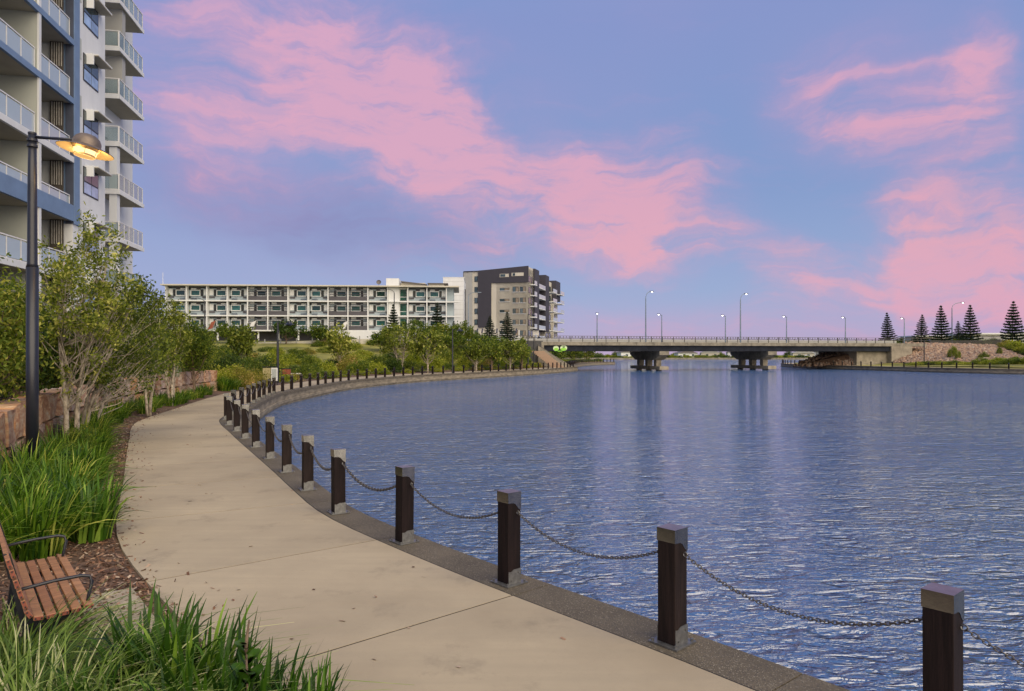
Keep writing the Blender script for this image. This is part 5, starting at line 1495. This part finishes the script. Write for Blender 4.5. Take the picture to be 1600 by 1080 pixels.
for (px, Y, s_, l) in ((338, 44, 1.2, 'spiky strap leaved clump past the end of the stone wall, left of three'), (352, 43.5, 1.3, 'spiky strap leaved clump past the end of the stone wall, middle of three'), (366, 45, 1.1, 'spiky strap leaved clump past the end of the stone wall, right of three')):
    plant('strap_leaf_clump', ST[1], wx(px, Y), Y, s_, l, 'plant', 'strap leaved clumps at the bend')

# ------------------------------------------------------------------ planted bank round the bay
cand = []
rb = random.Random(77)
d = dG - 4
while d < C1.L - 6:
    for o in (3.9, 5.6, 8, 11.5, 15.5, 20, 26, 33):
        if o > 20 and d < dG + 10: continue
        p = C1.off(d + rb.uniform(-1.2, 1.2), -(o + rb.uniform(-.8, .8) * (o > 4)), 0, 8)
        if rb.random() < (.18 if o < 9 else .2 if o < 16 else .22): continue
        dist = float(np.sqrt(((C1P - (p.x, p.y)) ** 2).sum(1).min()))
        if dist < 3.5 or p.y > 118 or p.y < 47: continue
        cand.append((p.x, p.y, o))
    d += 2.7
cand.sort(key=lambda c: c[0] / c[1])
adj = {'leafB': 'green', 'leafC': 'bright yellow green', 'leafD': 'dark green', 'leafF': 'brownish flowering'}
n_ = {}
for (x, y, o) in cand:
    if o < 5: k = rb.choice(['leafC', 'leafB', 'leafC', 'leafF']); r_ = rb.uniform(.6, .9); h_ = rb.uniform(.45, .7)
    elif o < 12: k = rb.choice(['leafB', 'leafD', 'leafC', 'leafF', 'leafB']); r_ = rb.uniform(.9, 1.5); h_ = rb.uniform(.8, 1.7)
    else: k = rb.choice(['leafC', 'leafF', 'leafB', 'leafC']); r_ = rb.uniform(1.0, 1.7); h_ = rb.uniform(.6, 1.2)
    a_ = adj[k]; n_[a_] = n_.get(a_, 0) + 1
    shrub(k, x, y, r_, h_, f'{nth(n_[a_])} {a_} shrub from the left on the planted bank round the bay', 'shrubs on the bank round the bay')

# trees on the bank
for i, (px, Y, top, rw_, lf, st_, l) in enumerate((
        (378, 62, 512, 15, 'leafA', 1, 'thin young tree left of the promenade lamp post at the bend'),
        (530, 80, 514, 20, 'leafA', 1, 'small airy tree alone before the pale podium of the hotel'),
        (625, 84, 505, 34, 'leafA', 2, 'pale trunked tree with round crown below the hotel stair bay'),
        (668, 84, 513, 26, 'leafA', 1, 'pale trunked tree below the right end of the hotel'),
        (743, 93, 532, 20, 'leafA', 2, 'small pale trunked tree below the grey wing of the tall block'),
        (768, 97, 534, 17, 'leafB', 1, 'small tree second from the lamp post below the charcoal wall'),
        (797, 100, 534, 20, 'leafA', 1, 'small tree below the cream wall of the tall block'),
        (815, 104, 534, 16, 'leafB', 1, 'rightmost small tree on the bank beside the stone stair'),
        (447, 112, 503, 26, 'leafD', 1, 'round dark tree in front of the charcoal cells of the hotel'),
        (360, 112, 508, 24, 'leafB', 1, 'bushy tree in front of the left part of the hotel'),
        (500, 112, 509, 20, 'leafB', 1, 'small bushy tree in front of the middle of the hotel'),
        (600, 106, 522, 20, 'leafB', 1, 'dark tree left of the pine at the hotel stair bay'),
        (645, 112, 503, 30, 'leafD', 1, 'dense dark tree between the two pines before the hotel'),
        (690, 112, 508, 24, 'leafB', 1, 'dense dark tree in front of the blank pale wall'),
        (722, 112, 507, 26, 'leafB', 1, 'palm like green tree in front of the grey wing'),
        (700, 106, 520, 26, 'leafB', 1, 'broad green tree below the blank pale wall'),
        (780, 112, 528, 22, 'leafD', 1, 'dark tree between the two pines of the cream block'),
        (752, 112, 522, 20, 'leafD', 1, 'dark tree left of the pines of the cream block'))):
    x = wx(px, Y); zb = land(x, Y); zt = wz(top, Y); r_ = rw_ / F * Y; hh = zt - zb
    tree('bank_tree', x, Y, zb, hh, (0, 0, hh * .68, r_, r_, hh * .34), l, 'trees on the bank round the bay', leaf=lf, stems=st_, nleaf=1900, L=.36, Wd=.19, seed=80 + i, trunk_r=.11, sig=.26, nclump=48, bark='bark' if lf == 'leafA' else 'barkdark')

# Norfolk Island pines
def pine_mesh(seed, H=8.0, Rb=2.2, tiers=15):
    r = np.random.RandomState(seed); V = []; mb = MB()
    mb.tube([(0, 0, 0), (0, 0, H * .5), (0, 0, H)], [.13, .08, .02], 7)
    for i in range(tiers):
        q = i / (tiers - 1); z = H * (.10 + .88 * q); R_ = Rb * (1 - q) ** .85 + .12
        nb = 6 if q < .8 else 5
        for b in range(nb):
            a = 2 * math.pi * b / nb + i * .7 + r.normal() * .1; Lb = R_ * r.uniform(.8, 1.1)
            m = max(4, int(Lb * 16))
            for s_ in np.linspace(.08, 1, m):
                rr_ = Lb * s_; zz = z + .16 * Lb * (s_ ** 2) - .05 * Lb * s_
                c = np.array([math.cos(a) * rr_, math.sin(a) * rr_, zz])
                for w_ in range(9):
                    dv = np.array([math.cos(a), math.sin(a), .35]) * .5 + r.normal(0, .35, 3) * np.array([1, 1, .7]); dv /= np.linalg.norm(dv)
                    sd_ = np.cross(dv, r.normal(0, 1, 3)); sd_ /= np.linalg.norm(sd_)
                    l_ = .26 * (1.1 - .5 * s_); wd_ = .12
                    c2 = c + r.normal(0, .075, 3)
                    V += [c2 - dv * l_ * .5, c2 + sd_ * wd_ * .5, c2 + dv * l_ * .5, c2 - sd_ * wd_ * .5]
    return mb.mesh('trunk', M['barkdark'], True), nmesh('crown', np.array(V), 4, M['needle'])
PM = [pine_mesh(s_) for s_ in (1, 2, 3)]
def pine(px, Y, top, wpx, label, zb):
    x = wx(px, Y); Hh = wz(top, Y) - zb
    t = tag(empty('pine_tree', (x, Y, zb)), label, 'tree', 'tiered pines')
    tm, cm = PM[random.randrange(3)]; sx = (wpx / F * Y) / 4.4; rz_ = random.uniform(0, 6)
    t.rotation_euler = (R(random.gauss(0, 1)), R(random.gauss(0, 1.2)), 0); inst('trunk', tm, t, sc=(1, 1, Hh / 8)); inst('crown', cm, t, rot=(0, 0, rz_), sc=(sx, sx, Hh / 8))
for a in ((1388, 166, 489, 27, 'dark tiered pine just left of the last bridge lamp', 4), (1439, 158, 492, 27, 'dark tiered pine leftmost above the rock slope', 4),
          (1471, 158, 478, 34, 'dark tiered pine beside the tall lit street lamp', 4), (1498, 166, 502, 22, 'small bushy dark pine between two taller pines', 4),
          (1516, 158, 477, 34, 'tall symmetric dark tiered pine in the middle of the right group', 4), (1582, 158, 471, 38, 'tallest dark tiered pine at the right edge', 4),
          (615, 116, 476, 32, 'dark sparse pine before the stair bay of the hotel', 3.6), (683, 116, 474, 34, 'dark sparse pine before the right end of the hotel', 3.8),
          (765, 118, 494, 26, 'tiered pine left of two before the cream wall', 4), (793, 120, 487, 30, 'tiered pine right of two before the cream wall', 4.2),
          (708, 118, 502, 24, 'small dark pine before the blank pale wall', 3.8)):
    pine(*a)

# dark trees beyond and under the left end of the bridge
for i in range(13):
    d = 6 + i * 5.6
    p = C2.off(d, -5.5 - rb.uniform(0, 2), 0, 4)
    tree('quay_tree', p.x, p.y, .2, 4.5, (0, 0, 2.7, 2.2, 2.2, 1.9), f'{nth(i + 1)} shadowed tree beyond the left bridge end, seen under the girder', 'trees seen under the bridge', leaf='leafD' if i % 2 else 'leafB', stems=1, nleaf=1400, L=.5, Wd=.26, seed=200 + i, trunk_r=.13, sig=.4, nclump=50)
    p = C2.off(d + 2, -4, 0, 4)
    shrub('leafB', p.x, p.y, 1.6, .9, f'{nth(i + 1)} low shrub beyond the left bridge end below the girder', 'shrubs seen under the bridge', z=0)
tag(MB().prism([(-2, 128), (6.9, 129.5), (8.8, 140), (10.6, 155), (14, 173), (19, 190), (26.5, 203), (24, 240), (0, 240)], -1, .12).build('ground', M['soil']), kind='structure')

# right bank shrubs
for i in range(24):
    px = 1425 + i * 8.2; Y = 128 - i * .85 + rb.uniform(-1.5, 1.5)
    shrub(rb.choice(['leafC', 'leafB', 'leafC']), wx(px, Y), Y, rb.uniform(1.0, 1.7), rb.uniform(.35, .7) * (1 + .6 * (i > 12)), f'{nth(i + 1)} low bright shrub from the left along the foot of the rock slope', 'shrubs at the foot of the rocks', z=.25 + .02 * i)
for i in range(22):
    u = i / 21
    Y = 143 - 22 * u + rb.uniform(-1, 1); px = 1572 + 52 * u + rb.uniform(-2, 10)
    shrub(rb.choice(['leafC', 'leafC', 'leafB', 'leafF']), wx(px, Y), Y, rb.uniform(1.1, 1.9), rb.uniform(.8, 1.3), f'{nth(i + 1)} yellow green shrub from the left on the slope at the right edge', 'shrubs right of the rock slope', z=3.9 - 2.0 * u)
for (px, Y, z, r_, h_, l) in ((1488, 134, 1.7, .85, 1.9, 'dark green shrub growing out of the middle of the rock slope'), (1497, 132, 1.4, .5, 1.4, 'small bright shrub next to the dark one on the rock slope'), (1537, 129, 1.2, 1.0, 1.3, 'spiky bright shrub on the lower right of the rock slope'), (1562, 131, 2.3, .5, 1.2, 'thin upright shrub on the upper right of the rock slope')):
    shrub('leafB', wx(px, Y), Y, r_, h_, l, 'shrubs on the rock slope', z=z)
for i in range(14):
    px = 1395 + i * 12; Y = 162
    shrub('leafD' if i % 2 else 'leafB', wx(px, Y), Y, rb.uniform(1.3, 2), rb.uniform(1.2, 1.9), f'{nth(i + 1)} dark shrub from the left behind the paling fence', 'shrubs below the pines', z=3.9)
# far shore hedge and trees
for i in range(52):
    px = 868 + i * 9.2 + rb.uniform(-3, 3); Y = 386.5 + rb.uniform(0, 3)
    shrub(rb.choice(['leafC', 'leafB', 'leafC', 'leafD']), wx(px, Y), Y, rb.uniform(1.6, 3.2), rb.uniform(.9, 1.9), f'{nth(i + 1)} clipped shrub from the left along the far shore under the bridge', 'shrubs on the far shore', z=0)
for i in range(20):
    px = 862 + i * 24.5 + rb.uniform(-5, 5); Y = 424 + rb.uniform(0, 24)
    shrub(rb.choice(['leafD', 'leafB', 'leafC']), wx(px, Y), Y, rb.uniform(2.5, 4.5), rb.uniform(2.0, 3.6), f'{nth(i + 1)} rounded tree from the left behind the far shore road', 'trees on the far shore', z=0)
tag(MB().box(0, 280, 390.5, 400, -.01, .03).build('far_road', M['bitumen']), kind='structure')

# ------------------------------------------------------------------ the round leaved seedling in the foreground
SD = tag(empty('round_leaved_shrub', (-1.50, 3.95, 0)), 'small shrub with thick round leaves and a dark bud among the foreground blades', 'plant')
MB().tube([(0, 0, 0), (.02, 0, .3), (0, .02, .66)], [.010, .008, .006], 6).build('stem', M['barkdark'], SD)
MB().tube([(0, .02, .62), (.005, .02, .70), (.018, .02, .80)], [.010, .009, .004], 6).build('bud', M['barkdark'], SD)
rl = random.Random(2)
def roundleaf(L, Wd):
    mb = MB(); n = 12; vs = [(0, 0, 0)]
    for k in range(n):
        t = math.pi * 2 * k / n; vs.append((L / 2 * (1 - math.cos(t)), Wd / 2 * math.sin(t) * (1 - .15 * math.cos(t)), .012 * math.sin(t) ** 2))
    mb.add(vs, [(0, k + 1, (k + 1) % n + 1) for k in range(n)]); return mb.mesh('leaf', M['blade3'], True)
RLM = roundleaf(.115, .075)
for k in range(16):
    z = .22 + .03 * k; a = k * 2.4
    inst('leaf', RLM, SD, (.01, .01, z), (rl.uniform(-.5, .5), -rl.uniform(.2, 1.1), a), (1, 1, 1))

# ------------------------------------------------------------------ wood chips on the beds near the path
rs = np.random.RandomState(5)
N = 26000
pts = []
while len(pts) < N:
    dA = C1.s[C1.near(-1.3, 8.6)] - 5; d = dA + (C1.s[C1.near(-12, 32)] - dA) * rs.beta(.9, 2.2); o = 2.8 + rs.beta(1.1, 2.2) * 3.4
    p = C1.off(d, -o - .02, 0, 1)
    pts.append((p.x, p.y, land(p.x, p.y, o) + rs.uniform(.0, .02)))
    if len(pts) > 6000 and rs.rand() < .35: pts.pop()
    if len(pts) >= 24000: break
for _ in range(420):      # litter strewn on the edge of the path
    d = dA + (C1.s[C1.near(-12, 32)] - dA) * rs.rand(); p = C1.off(d, -2.8 + abs(rs.normal(0, .22)), 0, 1)
    pts.append((p.x, p.y, .006))
for _ in range(50):
    d = dA + (C1.s[C1.near(-12, 32)] - dA) * rs.rand(); p = C1.off(d, rs.uniform(-2.8, .1), 0, 1)
    pts.append((p.x, p.y, .006))
P = np.array(pts); n = len(P)
u = rs.normal(0, 1, (n, 3)) * np.array([1, 1, .35]); u /= np.linalg.norm(u, axis=1)[:, None]
v = np.cross(u, rs.normal(0, .35, (n, 3)) + np.array([0, 0, 1])); v /= np.linalg.norm(v, axis=1)[:, None]
l_ = rs.uniform(.012, .04, n)[:, None]; w_ = rs.uniform(.005, .014, n)[:, None]
V = np.stack([P - u * l_ - v * w_, P + u * l_ - v * w_, P + u * l_ + v * w_, P - u * l_ + v * w_], 1).reshape(-1, 3)
o = bpy.data.objects.new('wood_chips', nmesh('wood_chips', V, 4, M['chips'])); COL.objects.link(o); o['kind'] = 'stuff'
tag(o, 'reddish brown wood chip mulch along the garden side of the path', 'mulch')
